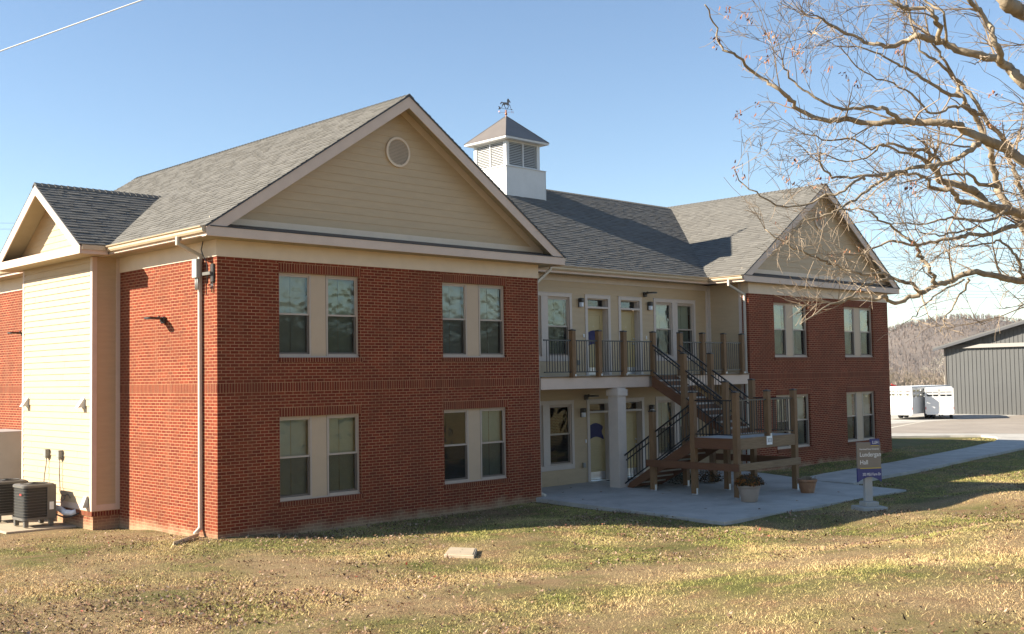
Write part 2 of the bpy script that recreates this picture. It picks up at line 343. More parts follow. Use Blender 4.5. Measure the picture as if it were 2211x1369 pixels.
def siding(mb, P, spans, z0, z1, e=.152, t=.011, m=0, ops=()):
    """lap siding: every board is a slightly tilted face with a lip along its lower edge; spans(z)->(ua,ub)"""
    k = 0; z = z0
    while z < z1-1e-6:
        zt = min(z+e, z1); cuts = sorted({z, zt, *[q for o in ops for q in o[2:4] if z < q < zt]})
        for c, d in zip(cuts[:-1], cuts[1:]):
            oc, od = t*(1-(c-z)/e), t*(1-(d-z)/e); a0, b0 = spans(c); a1, b1 = spans(d); md = (c+d)/2
            cutu = sorted([(o[0], o[1]) for o in ops if o[2] < md < o[3]])
            segs = []; s0, s1 = a0, a1
            for (p, q) in cutu: segs.append((s0, s1, p, p)); s0 = s1 = q
            segs.append((s0, s1, b0, b1))
            for (p0, p1, q0, q1) in segs:
                if q0-p0 < 1e-4 and q1-p1 < 1e-4: continue
                if q0-p0 > 3 and q1-p1 > 2.2 and random.random() < .6:
                    j = random.uniform(max(p0, p1)+.4, min(q0, q1)-.4); mb.face([P(p0, c, oc), P(j, c, oc), P(j, d, od), P(p1, d, od)], m); mb.face([P(j+.005, c, oc), P(q0, c, oc), P(q1, d, od), P(j+.005, d, od)], m)
                else: mb.face([P(p0, c, oc), P(q0, c, oc), P(q1, d, od), P(p1, d, od)], m)
                if c == z: mb.face([P(p0, c, 0), P(q0, c, 0), P(q0, c, oc), P(p0, c, oc)], m)
        z += e
def pbox(mb, P, u0, u1, z0, z1, o0, o1, m=0):
    mb.hexa([P(u0, z0, o1), P(u1, z0, o1), P(u1, z0, o0), P(u0, z0, o0), P(u0, z1, o1), P(u1, z1, o1), P(u1, z1, o0), P(u0, z1, o0)], m)
def panequad(mb, P, u0, u1, z0, z1, o, m=0): mb.face([P(u0, z0, o), P(u1, z0, o), P(u1, z1, o), P(u0, z1, o)], m)
NB = [0]
def blinds(par, P, u0, u1, z0, z1, o, seed=0, drop=1.0):
    """two side-by-side slatted blinds with a narrow gap between them"""
    mid = (u0+u1)/2; zb = z1-(z1-z0)*drop; NB[0] += 1; bm_ = ('blind', 'blind', 'blindgreen', 'blindgrey', 'blind', 'blindgrey')[NB[0] % 6]; tl = (.005, .009, .003)[NB[0] % 3]
    for a, b in ((u0, mid-.007), (mid+.007, u1)):
        mb = MB(); z = zb
        while z < z1:
            mb.face([P(a, z, o-.003), P(b, z, o-.003), P(b, min(z+.026, z1), o+tl), P(a, min(z+.026, z1), o+tl)]); z += .024
        part(mb, 'blind', bm_, par)
def sash_pair(par, P, u0, u1, z0, z1, o, screen=True, blind=1.0):
    """one double-hung window: frame, upper and lower sash, panes, screen, blinds"""
    mb = MB(); w = .045; zm = (z0+z1)/2+.01
    pbox(mb, P, u0, u0+w, z0, z1, o-.09, o); pbox(mb, P, u1-w, u1, z0, z1, o-.09, o)
    pbox(mb, P, u0+w, u1-w, z1-w, z1, o-.09, o-.002); pbox(mb, P, u0+w, u1-w, z0, z0+w, o-.09, o+.012)
    fr = part(mb, 'frame', 'wframe', par)
    a, b = u0+w, u1-w
    for nm, c, d, oo in (('upper', zm-.02, z1-w, o-.022), ('lower', z0+w, zm+.028, o-.05)):
        mb = MB(); s = .03
        pbox(mb, P, a, a+s, c, d, oo-.022, oo); pbox(mb, P, b-s, b, c, d, oo-.022, oo)
        pbox(mb, P, a+s, b-s, c, c+.038, oo-.022, oo+.002); pbox(mb, P, a+s, b-s, d-.038, d, oo-.022, oo+.002)
        part(mb, 'sash', 'wframe', par)
        mb = MB(); panequad(mb, P, a+s, b-s, c+.038, d-.038, oo-.012); part(mb, 'pane', 'glass', par)
    if screen:
        mb = MB(); panequad(mb, P, a, b, z0+w, zm-.02, o-.012); part(mb, 'screen', 'screen', par)
    if blind: blinds(par, P, a+.004, b-.004, z0+w, z1-w, o-.17, drop=blind)
def brick_window(P, u0, u1, z0, z1, bl=(1, 1)):
    o = -.085; pw = .40; c = (u0+u1)/2; mb = MB()
    pbox(mb, P, c-pw/2, c+pw/2, z0, z1, o-.06, o+.004)
    win = part(mb, 'window', 'wpanel')
    mb = MB(); pbox(mb, P, c+pw/2-.012, c+pw/2-.004, z0, z1, o+.004, o+.006); part(mb, 'joint', 'dark', win)
    sash_pair(win, P, u0, c-pw/2, z0, z1, o, True, bl[0]); sash_pair(win, P, c+pw/2, u1, z0, z1, o, True, bl[1])
    mb = MB(); pbox(mb, P, u0, u1, z0-.03, z0, o-.06, o+.02); part(mb, 'sill', 'wframe', win)
# ------------------------------------------------------------------ brick wings
ZU0, ZU1, ZL0, ZL1 = .768, 2.593, -2.335, -.545
wins = [(1.487, 3.64), (6.135, 8.29)]
F = front(0)
for X, nm in ((0, 'a'), (X2, 'b')):
    mb = MB(); ops = []
    for a, b in wins: ops += [(X+a, X+b, ZU0-.03, ZU1), (X+a, X+b, ZL0-.03, ZL1)]
    Xw = W1 if X == 0 else X3-X2
    P = front(0); G = -3.35
    brickface(mb, P, X, X+Xw, G, ZT, ops)
    strip(mb, P, X-.0005, X+Xw, 0, 3*C, 1)
    for a, b, c, d in ops:
        strip(mb, P, a-.012, b+.03, d, d+3*C, 1); strip(mb, P, a-.03, b+.05, c-.105, c-.001, 2, .024)
    L = left(X) if X == 0 else left(X)
    brickface(mb, L, 0, DEP if X == 0 else .27, G, ZT, rev=True)
    strip(mb, L, -.0005, DEP if X == 0 else .27, 0, 3*C, 1)
    Rr = right(X+Xw); brickface(mb, Rr, 0, DEP if X else .3, G, ZT); strip(mb, Rr, 0, DEP if X else .3, 0, 3*C, 1)
    for a, b, c, d in rects(X, X+Xw, G, ZT, []): mb.face([(b, DEP, c), (a, DEP, c), (a, DEP, d), (b, DEP, d)], 0, [(b, c), (a, c), (a, d), (b, d)])
    part(mb, 'brick_wall', ['brick', 'soldier', 'rowlock'])
    for i, (a, b) in enumerate(wins):
        brick_window(P, X+a, X+b, ZU0, ZU1, (1, 1)); brick_window(P, X+a, X+b, ZL0, ZL1, (0 if (X == 0 and i == 1) else 1, 1))
    # frieze boards under the eaves
    mb = MB(); pbox(mb, P, X-.012, X+Xw+.012, ZT, ZE+.01, -.02, .018)
    mb.box(X-.018, X-.0, .0, DEP, ZT, ZE+.01) if X == 0 else mb.box(X-.018, X, .0, .30, ZT, ZE+.01)
    mb.box(X+Xw, X+Xw+.018, .0, DEP if X else .30, ZT, ZE+.01)
    part(mb, 'frieze_board', 'frieze')
# ------------------------------------------------------------------ roofs
SL = .666
def roofplane(mb, o, u, v, L, Sn, n, tilt=1):
    """shingle courses laid tab by tab; o lower corner, u along the eave, v up the slope, n normal"""
    o, u, v, n = Vector(o), Vector(u).normalized(), Vector(v).normalized(), Vector(n).normalized(); e = .143; k = 0
    q = [o-n*.03, o+u*L-n*.03, o+u*L+v*Sn-n*.03, o+v*Sn-n*.03]; t = [p+n*.03 for p in q]
    mb.face([t[0], t[1], t[2], t[3]], 0, None, .1)
    for i in range(4): mb.face([q[i], q[(i+1) % 4], t[(i+1) % 4], t[i]], 1)
    while k*e < Sn:
        v0, v1 = k*e, min((k+1)*e+.012, Sn); x = 0; lift = .010
        while x < L:
            w = random.choice((.10, .14, .18, .24, .30)); x1 = min(x+w, L); h = random.choice((.013, .013, .021)); r = min(1, max(0, random.gauss(.5, .22)))
            a, b = o+u*x+v*v0+n*h, o+u*x1+v*v0+n*h; c, d = o+u*x1+v*v1+n*.002, o+u*x+v*v1+n*.002
            mb.face([a, b, c, d], 0, None, r); mb.face([a-n*h, b-n*h, b, a], 0, None, .0)
            x = x1
        k += 1
def ridgecap(mb, p, q, d1, d2, w=.16):
    """saddle shingles along a ridge from p to q; d1 and d2 point down the two slopes"""
    p, q, d1, d2 = Vector(p), Vector(q), Vector(d1).normalized(), Vector(d2).normalized(); L = (q-p).length; u = (q-p)/L; x = 0
    while x < L:
        x1 = min(x+.16, L); hA, hB = Vector((0, 0, .034)), Vector((0, 0, .018)); r = random.gauss(.12, .1); a, b = p+u*x, p+u*x1
        for d in (d1, d2):
            mb.face([a+hA, b+hB, b+hB+d*w, a+hA+d*w], 0, None, max(0, min(1, r))); mb.face([a+hA+d*w, b+hB+d*w, b+d*w, a+d*w], 0, None, 0)
        mb.face([a+hA, a+hA+d1*w, a+d1*w, a, a+d2*w, a+hA+d2*w], 0, None, 0)
        x = x1
def gable_roof(x0, x1, yf, yb, rz=None):
    mid = (x0+x1)/2; hw = (x1-x0)/2; rise = hw*SL; Sn = math.hypot(hw, rise); mb = MB(); cs, sn = hw/Sn, rise/Sn
    roofplane(mb, (x0, yb, ZF), (0, -1, 0), (cs, 0, sn), yb-yf, Sn, (-sn, 0, cs))
    roofplane(mb, (x1, yf, ZF), (0, 1, 0), (-cs, 0, sn), yb-yf, Sn, (sn, 0, cs))
    ridgecap(mb, (mid, yf, ZF+rise), (mid, yb, ZF+rise), (-cs, 0, -sn), (cs, 0, -sn))
    return part(mb, 'roof', ['shingle', 'flash']), mid, ZF+rise
def rake(mb, x0, x1, y, zf, h, th=.03, out=-1):
    """fascia boards up both rakes plus the level board across the gable foot; faces -y"""
    mid = (x0+x1)/2; rise = (x1-x0)/2*SL; zr = zf+rise
    for a, b in ((x0, mid), (x1, mid)):
        p = [(a, y, zf), (b, y, zr), (b, y, zr-h), (a+(h/SL if a < b else -h/SL), y, zf)]
        if a > b: p = p[::-1]
        mb.prism(p, (0, th, 0))
GAB = []
for (x0, x1, yf, ya, xa, xb, X, vz, vr, inner) in ((-.53, W1+.56, -.5, 0, 0, W1, 0, 5.63, .36, None), (18.65, 29.22, -.31, 0, X2, X3, X2, 5.66, .36, None)):
    rf, mid, zr = gable_roof(x0, x1, yf-.02, DEP+.45)
    hb = .285
    mb = MB(); rake(mb, x0+.02, x1-.02, yf, ZF-.012, hb)
    mb.box(x0+.02, x1-.02, yf-.004, yf+.03, ZE, ZF-.012)                       # level fascia
    mb.box(x0+.02, x0+.05, yf+.03, DEP+.45, ZE, ZF-.02); mb.box(x1-.05, x1-.02, yf+.03, DEP+.45, ZE, ZF-.02)
    part(mb, 'fascia', 'trim', bev=.004)
    mb = MB()                                                                   # soffits: level under the eaves, sloping under the rakes
    mb.face([(x0+.02, yf, ZE+.012), (x1-.02, yf, ZE+.012), (x1-.02, ya+.02, ZE+.012), (x0+.02, ya+.02, ZE+.012)])
    for a, b in ((x0+.02, xa+.02), (xb-.02, x1-.02)): mb.face([(a, ya, ZE+.012), (b, ya, ZE+.012), (b, DEP+.4, ZE+.012), (a, DEP+.4, ZE+.012)])
    for a in (x0, x1): mb.face([(a, yf+.03, ZF-.06), (mid, yf+.03, zr-.06), (mid, ya+.02, zr-.06), (a, ya+.02, ZF-.06)])
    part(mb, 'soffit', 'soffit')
    hw = (x1-x0)/2
    mb = MB(); zb = 3.665
    siding(mb, front(ya), lambda z: (max(xa-.3, mid-(zr-.06-z)/SL), min(xb+.3, mid+(zr-.06-z)/SL)), zb, zr-.07, e=.178)
    part(mb, 'gable_wall', 'siding')
    mb = MB(); mb.face([(mid-(zr-.06-3.5)/SL, ya+.02, 3.5), (mid+(zr-.06-3.5)/SL, ya+.02, 3.5), (mid, ya+.02, zr-.06)])
    mb.face([(mid+(zr-.06-3.5)/SL, DEP, 3.3), (mid-(zr-.06-3.5)/SL, DEP, 3.3), (mid, DEP, zr-.06)]); part(mb, 'backing', 'siding')
    mb = MB(); pbox(mb, front(ya), mid-(zr-.1-3.53)/SL, mid+(zr-.1-3.53)/SL, 3.50, zb, 0, .022)
    for s in (-1, 1):                                                           # trim strips under the rake soffit
        p = [(mid+s*(zr-.06-zb)/SL, ya, zb), (mid, ya, zr-.06), (mid, ya, zr-.06-.2), (mid+s*(zr-.06-zb-.2)/SL, ya, zb)]
        mb.prism(p if s < 0 else p[::-1], (0, -.02, 0))
    part(mb, 'gable_trim', 'frieze')
    mb = MB()                                                                   # the little roof over the level fascia
    mb.face([(x0+.12, yf-.02, ZF+.002), (x1-.12, yf-.02, ZF+.002), (x1-.5, ya-.024, 3.53), (x0+.5, ya-.024, 3.53)])
    mb.box(x0+.10, x1-.10, yf-.022, yf-.005, ZF-.010, ZF+.006); part(mb, 'pent_flashing', 'flash')
    # round louvred vent
    cx = mid+.02; mb = MB(); n = 36
    for i in range(n):
        a0, a1 = 2*math.pi*i/n, 2*math.pi*(i+1)/n
        def pt(r, a, o): return (cx+r*math.cos(a), ya-o, vz+r*math.sin(a))
        for r0, r1, o0, o1 in ((vr, vr, .01, .05), (vr, vr-.055, .05, .055), (vr-.055, vr-.055, .055, .02)):
            mb.face([pt(r0, a0, o0), pt(r0, a1, o0), pt(r1, a1, o1), pt(r1, a0, o1)])
    vent = part(mb, 'gable_vent', 'frieze')
    mb = MB(); z = -vr+.06
    while z < vr-.06:
        h = math.sqrt(max(0, (vr-.05)**2-z*z)); mb.face([(cx-h, ya-.045, vz+z), (cx+h, ya-.045, vz+z), (cx+h, ya-.012, vz+z+.034), (cx-h, ya-.012, vz+z+.034)]); z += .034
    part(mb, 'louvre', 'frieze', vent)
    mb = MB(); mb.face([(cx+vr*.9*math.cos(2*math.pi*i/24), ya-.0115, vz+vr*.9*math.sin(2*math.pi*i/24)) for i in range(24)]); part(mb, 'vent_back', 'soffit', vent)
    GAB.append((mid, zr))
# middle roof
ye, yr2 = 1.10, RC; msl = .633; mrise = (yr2-ye)*msl; mS = math.hypot(yr2-ye, mrise); cs, sn = (yr2-ye)/mS, mrise/mS; MZ = ZF+mrise
mb = MB(); roofplane(mb, (7.6, ye, ZF), (1, 0, 0), (0, cs, sn), 21.2-7.6, mS, (0, -sn, cs))
xL, xR = GAB[0][0], GAB[1][0]
mb.face([(5.2, 12.5, ZF), (5.2, yr2, MZ), (23.4, yr2, MZ), (23.4, 12.5, ZF)])
o_ = MB(); roofplane(mb, (5.0, yr2-3.1*cs, MZ-3.1*sn), (1, 0, 0), (0, cs, sn), 2.6, 3.1, (0, -sn, cs)); roofplane(mb, (21.2, yr2-3.1*cs, MZ-3.1*sn), (1, 0, 0), (0, cs, sn), 2.5, 3.1, (0, -sn, cs))
ridgecap(mb, (5.0, yr2, MZ), (23.6, yr2, MZ), (0, -cs, -sn), (0, cs, -sn)); part(mb, 'roof', ['shingle', 'flash'])
mb = MB(); mb.box(W1+.5, 18.7, ye+.01, ye+.04, ZE, ZF-.015); part(mb, 'fascia', 'trim')
mb = MB(); mb.face([(W1, ye+.02, ZE+.01), (X2, ye+.02, ZE+.01), (X2, YM+.05, ZE+.01), (W1, YM+.05, ZE+.01)])
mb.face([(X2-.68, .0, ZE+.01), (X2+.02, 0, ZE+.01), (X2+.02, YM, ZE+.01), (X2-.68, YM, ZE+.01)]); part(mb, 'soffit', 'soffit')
# gutters: an ogee profile swept along each eave
def gutter(p, q, out, name='gutter'):
    p, q, out = Vector(p), Vector(q), Vector(out); prof = [(0, 0), (0, -.125), (.06, -.125), (.085, -.085), (.085, -.045), (.12, -.02), (.125, 0), (.112, 0), (.08, -.05), (.07, -.1), (.01, -.11), (.01, 0)]
    mb = MB(); a = [p+out*r+Vector((0, 0, z)) for r, z in prof]; b = [q+out*r+Vector((0, 0, z)) for r, z in prof]; n = len(prof)
    for i in range(n): mb.face([a[i], b[i], b[(i+1) % n], a[(i+1) % n]])
    mb.face([p+out*r+Vector((0, 0, z)) for r, z in prof[:7]]); mb.face([q+out*r+Vector((0, 0, z)) for r, z in prof[:7]][::-1]); part(mb, name, 'gutter')
gz = ZF-.012
gutter((-.51, -.46, gz), (-.51, 3.93, gz), (-1, 0, 0)); gutter((-.51, 9.2, gz), (-.51, DEP+.4, gz), (-1, 0, 0))
gutter((W1+.62, 1.11, gz), (18.56, 1.11, gz), (0, -1, 0)); gutter((18.67, 1.09, gz), (18.67, -.28, gz), (-1, 0, 0))
gutter((W1+.54, -.45, gz), (W1+.54, 1.0, gz), (1, 0, 0))
# downspouts
def downspout(pts, foot=None):
    mb = MB()
    for a, b in zip(pts[:-1], pts[1:]):
        d = (Vector(b)-Vector(a)); up = (0, 1, 0) if abs(d.z) > .5*d.length else (0, 0, 1); mb.beam(a, b, .075, .075, 0, up)
    for p in pts[1:-1]: mb.box(p[0]-.0385, p[0]+.0385, p[1]-.0385, p[1]+.0385, p[2]-.041, p[2]+.041)
    return part(mb, 'downspout', 'downspout', bev=.012)
downspout([(-.56, .62, 3.27), (-.56, .62, 3.12), (-.052, .62, 2.90), (-.052, .62, -2.80), (-.20, .60, -2.92)])
mb = MB(); mb.prism([(-.13, .54, -2.965), (-.13, .66, -2.965), (-.95, .10, -3.0), (-.97, .0, -3.0)], (0, 0, .025)); mb.prism([(-.13, .535, -2.94), (-.13, .555, -2.94), (-.97, .015, -2.975), (-.97, -.005, -2.975)], (0, 0, .05)); part(mb, 'drain_tray', 'gutter')
downspout([(W1+.60, .10, 3.27), (W1+.60, .10, 3.12), (W1+.055, .10, 2.74), (W1+.055, .10, -2.86), (W1+.18, .0, -2.93)])
downspout([(X2-.74, .24, 3.27), (X2-.74, .24, 3.10), (X2-.05, .12, 2.80), (X2-.05, .12, -2.9)])
# ------------------------------------------------------------------ gabled bump on the sunny side
BX, B0, B1 = -.66, 4.53, 8.74; BC = 6.60; bsl = .655
mb = MB()
zb0 = -2.70
siding(mb, left(BX), lambda z: (B0+.10, B1-.10), zb0+.14, ZE+.02, t=.02)
siding(mb, front(B0), lambda z: (BX+.10, -.10), zb0+.14, ZE+.02)
siding(mb, lambda u, z, o=0: (u, B1+o, z), lambda z: (BX, 0), zb0+.14, ZE+.02)
part(mb, 'siding_wall', 'siding')
mb = MB()
for y0, y1, x0, x1 in ((B0-.016, B0+.10, BX-.018, BX), (B1-.10, B1+.016, BX-.018, BX)): mb.box(x0, x1, y0, y1, zb0, ZE)
mb.box(BX-.0175, BX+.10, B0-.018, B0-.0005, zb0, ZE); mb.box(-.10, .0, B0-.017, B0, zb0, ZE)
mb.box(BX+.1, -.1, B0-.014, B0, zb0, zb0+.14); mb.box(BX-.014, BX, B0+.1, B1-.1, zb0, zb0+.14)
part(mb, 'corner_board', 'trim', bev=.003)
mb = MB(); brickface(mb, left(BX+.03), B0+.02, B1-.02, -3.4, zb0-.11, rev=True); brickface(mb, front(B0+.03), BX+.03, 0, -3.4, zb0-.11)
strip(mb, left(BX), B0, B1, zb0-.115, zb0-.002, 1, .01); strip(mb, front(B0), BX-.01, 0, zb0-.115, zb0-.002, 1, .01)
mb.face([(BX-.01, B0-.01, zb0-.003), (0, B0-.01, zb0-.003), (0, B1, zb0-.003), (BX-.01, B1, zb0-.003)]); part(mb, 'brick_plinth', ['brick', 'rowlock'])
by0, by1 = 3.96, 9.24; hw = (by1-by0)/2; brise = hw*bsl; bS = math.hypot(hw, brise); cs, sn = hw/bS, brise/bS; bxf = -1.20
mb = MB(); roofplane(mb, (bxf-.02, by0, ZF), (1, 0, 0), (0, cs, sn), 3.6, bS, (0, -sn, cs)); roofplane(mb, (2.4, by1, ZF), (-1, 0, 0), (0, -cs, sn), 3.6, bS, (0, sn, cs))
ridgecap(mb, (bxf-.02, BC, ZF+brise), (2.2, BC, ZF+brise), (0, -cs, -sn), (0, cs, -sn)); part(mb, 'roof', ['shingle', 'flash'])
mb = MB(); zr = ZF+brise-.012; hb = .27
for a, s in ((by0+.02, 1), (by1-.02, -1)):
    p = [(bxf, a, ZF-.012), (bxf, BC, zr), (bxf, BC, zr-hb), (bxf, a+s*hb/bsl, ZF-.012)]; mb.prism(p if s < 0 else p[::-1], (.03, 0, 0))
mb.box(bxf-.004, bxf+.03, by0+.02, by1-.02, ZE, ZF-.012); mb.box(bxf+.03, -.54, by0+.02, by0+.05, ZE, ZF-.015); mb.box(bxf+.03, -.54, by1-.05, by1-.02, ZE, ZF-.015); part(mb, 'fascia', 'trim', bev=.003)
mb = MB(); mb.face([(bxf, by0+.02, ZE+.01), (.02, by0+.02, ZE+.01), (.02, by1-.02, ZE+.01), (bxf, by1-.02, ZE+.01)])
for a in (by0, by1): mb.face([(bxf+.03, a, ZF-.05), (bxf+.03, BC, zr-.05), (BX+.02, BC, zr-.05), (BX+.02, a, ZF-.05)])
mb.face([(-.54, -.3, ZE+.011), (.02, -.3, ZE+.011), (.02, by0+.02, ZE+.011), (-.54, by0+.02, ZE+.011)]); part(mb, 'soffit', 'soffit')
mb = MB(); siding(mb, left(BX), lambda z: (BC-(zr-.06-z)/bsl, BC+(zr-.06-z)/bsl), ZF+.03, zr-.09); mb.face([(BX+.004, by0+.1, ZF-.1), (BX+.004, BC, zr-.05), (BX+.004, by1-.1, ZF-.1)]); part(mb, 'gable_wall', 'siding')
mb = MB(); mb.face([(bxf+.02, by0+.1, ZF+.0), (bxf+.02, by1-.1, ZF+.0), (BX-.012, by1-.3, ZF+.05), (BX-.012, by0+.3, ZF+.05)]); part(mb, 'pent_flashing', 'gutter')
mb = MB(); mb.prism([(-1.16, by0-.02, ZF-.01), (-.62, by0-.02, ZF-.01), (-.62, by0-.02, ZF-.12), (-1.16, by0-.02, ZF-.12)], (0, .035, 0)); part(mb, 'gutter', 'gutter')
# hooded dryer vents
for y in (8.38, 4.98):
    mb = MB(); z = -.21
    mb.hexa([(BX-.03, y-.09, z-.13), (BX-.012, y-.09, z-.13), (BX-.012, y+.09, z-.13), (BX-.03, y+.09, z-.13), (BX-.03, y-.09, z+.13), (BX-.012, y-.09, z+.13), (BX-.012, y+.09, z+.13), (BX-.03, y+.09, z+.13)])
    mb.prism([(BX-.028, y-.08, z+.12), (BX-.19, y-.08, z-.11), (BX-.028, y-.08, z-.10)], (0, .16, 0)); part(mb, 'vent_hood', 'white')
# ------------------------------------------------------------------ recessed middle front
P = front(YM); mb = MB(); ops = []
DO = [(13.13, 14.29), (14.67, 15.81)]; WO = [(10.22, 12.55), (16.40, 18.61)]
for base in (FL, .22):
    for a, b in DO: ops.append((a+.02, b-.02, base, base+2.43))
    for a, b in WO: ops.append((a+.02, b-.02, base+.44, base+2.43))
siding(mb, P, lambda z: (W1, X2), FL-.1, ZE+.02, e=.178, ops=ops)
siding(mb, left(X2), lambda z: (.36, YM), FL-.1, ZE+.02, e=.178); part(mb, 'siding_wall', 'siding')
mb = MB(); siding(mb, right(W1), lambda z: (.30, YM), FL-.1, ZE+.02, e=.178); part(mb, 'siding_wall', 'siding')
mb = MB(); mb.box(X2-.022, X2, .26, .37, FL, ZE); mb.box(X2-.022, X2-.0, YM-.12, YM, FL, ZE); mb.box(X2-.13, X2-.022, YM-.022, YM, FL, ZE); mb.box(W1, W1+.022, .26, .38, FL, ZE); mb.box(W1, W1+.1, YM-.022, YM, FL, ZE)
mb.box(W1+.1, X2-.13, YM-.018, YM, ZE-.17, ZE+.01); part(mb, 'corner_board', 'casing', bev=.003)
mb = MB(); siding(mb, lambda u, z, o=0: (u, DEP-.02+o, z), lambda z: (W1, X2), -3.3, ZF, e=.178); part(mb, 'rear_wall', 'siding')
mb = MB(); mb.face([(W1, YM, ZE+.03), (X2, YM, ZE+.03), (X2, DEP, ZE+.03), (W1, DEP, ZE+.03)]); mb.face([(0, 0, ZE+.03), (W1, 0, ZE+.03), (W1, DEP, ZE+.03), (0, DEP, ZE+.03)]); mb.face([(X2, 0, ZE+.03), (X3, 0, ZE+.03), (X3, DEP, ZE+.03), (X2, DEP, ZE+.03)])
for q in ((0, W1, .02), (W1, X2, YM+.02), (X2, X3, .02)): mb.face([(q[0], q[2], .1), (q[1], q[2], .1), (q[1], DEP-.61, .1), (q[0], DEP-.61, .1)])
mb.face([(X2, DEP, ZT-.1), (-.0, DEP, ZT-.1), (-.0, DEP, ZE+.3), (X2, DEP, ZE+.3)]); mb.face([(X3, DEP, ZT-.1), (X2, DEP, ZT-.1), (X2, DEP, ZE+.3), (X3, DEP, ZE+.3)])
part(mb, 'ceiling', 'flash')
def framed_window(u0, u1, base, bl):
    z0, z1 = base+.44, base+2.43; mb = MB(); w = .10
    pbox(mb, P, u0, u0+w, z0, z1, -.05, .028); pbox(mb, P, u1-w, u1, z0, z1, -.05, .028); pbox(mb, P, u0+w, u1-w, z1-w, z1, -.05, .028); pbox(mb, P, u0+w, u1-w, z0, z0+w+.04, -.05, .028)
    c = (u0+u1)/2; pbox(mb, P, c-.14, c+.14, z0+w+.04, z1-w, -.05, .024); pbox(mb, P, u0-.01, u1+.01, z1, z1+.018, -.05, .04)
    win = part(mb, 'window', 'casing', bev=.003)
    sash_pair(win, P, u0+w, c-.14, z0+w+.04, z1-w, -.02, True, bl[0]); sash_pair(win, P, c+.14, u1-w, z0+w+.04, z1-w, -.02, True, bl[1])
framed_window(10.22, 12.55, FL, (1, 0)); framed_window(16.40, 18.61, FL, (1, 1)); framed_window(10.22, 12.55, .22, (1, 1)); framed_window(16.40, 18.61, .22, (1, 1))
def door(u0, u1, base, banner):
    z0, z1 = base, base+2.43; mb = MB(); w = .115; rd = -.21
    pbox(mb, P, u0, u0+w, z0, z1, -.05, .028); pbox(mb, P, u1-w, u1, z0, z1, -.05, .028); pbox(mb, P, u0+w, u1-w, z1-.10, z1, -.05, .028)
    pbox(mb, P, u0-.01, u1+.01, z1, z1+.018, -.05, .04)
    a, b = u0+w, u1-w; zt = z0+2.03
    pbox(mb, P, a, b, zt, zt+.06, -.05, .02)                                     # transom bar
    for q, r in ((a-.02, a+.012), (b-.012, b+.02)): pbox(mb, P, q, r, z0, z1-.10, rd, -.0505)
    pbox(mb, P, a, b, zt+.005, zt+.055, rd, -.0505); pbox(mb, P, a+.012, b-.012, z1-.13, z1-.099, rd, -.0505)
    fr = part(mb, 'door', 'casing', bev=.003)
    mb = MB(); panequad(mb, P, a+.012, b-.012, zt+.06, z1-.13, rd+.02); part(mb, 'transom_pane', 'glass', fr)
    mb = MB(); c, d = a+.015, b-.015; o1 = rd+.02
    pbox(mb, P, c, d, z0+.015, zt, rd-.025, o1)
    def panel(zl, zh):                                                            # moulded panels: a raised frame round a sunk field
        l, r = c+.13, d-.13; t = .022
        for q in ((l, r, zh-t, zh), (l, r, zl, zl+t), (l, l+t, zl+t, zh-t), (r-t, r, zl+t, zh-t)): pbox(mb, P, *q, o1-.004, o1+.010)
        pbox(mb, P, l+.06, r-.06, zl+.06, zh-.06, o1-.004, o1+.006)
    panel(z0+1.02, z0+1.86); panel(z0+.30, z0+.88)
    part(mb, 'door_leaf', 'door', fr, bev=.003)
    mb = MB(); pbox(mb, P, c+.02, d-.02, z0+.03, z0+.25, o1, o1+.004); part(mb, 'kick_plate', 'kick', fr)
    mb = MB(); hx = c+.07 if u0 < 14.4 else d-.07
    y = YM-o1
    mb.tube([(hx, y, z0+.98), (hx, y-.055, z0+.98), (hx+(.09 if u0 < 14.4 else -.09), y-.058, z0+.975)], .011, 8); mb.tube([(hx, y, z0+.98), (hx, y-.012, z0+.98)], .032, 12); mb.tube([(hx, y, z0+1.14), (hx, y-.02, z0+1.14)], .028, 12); part(mb, 'handle', 'nickel', fr, smooth=True)
    mb = MB(); mb.tube([((c+d)/2, y, z0+1.5), ((c+d)/2, y-.008, z0+1.5)], .012, 10); part(mb, 'peephole', 'nickel', fr)
    mb = MB(); pbox(mb, P, c, d, z0-.005, z0+.014, rd-.03, .06); part(mb, 'threshold', 'nickel', fr)
    if banner:                                                                    # a dark blue-purple cut-out hung on the door, arched above and notched
        l, r, zc = c+.10, d-.10, z0+(1.46 if base < -1 else 1.12); poly = []
        for i in range(9): t = i/8; poly.append((l+.02+(r-l-.04)*t, zc+.15+.11*math.sin(math.pi*t)))
        poly += [(r-.03, zc+.08), (r-.07, zc+.03), (r-.06, zc-.07), (r, zc-.16), (r+.02, zc-.24)]
        for i in range(8): t = 1-i/7; poly.append((l+.04+(r-l-.06)*t, zc-.24+.085*math.sin(math.pi*t)))
        mb = MB(); mb.prism([(x, y-.012, z) for x, z in poly], (0, -.008, 0)); part(mb, 'banner', 'purple', fr)
door(*DO[0], FL, True); door(*DO[1], FL, False); door(*DO[0], .22, True); door(*DO[1], .22, False)
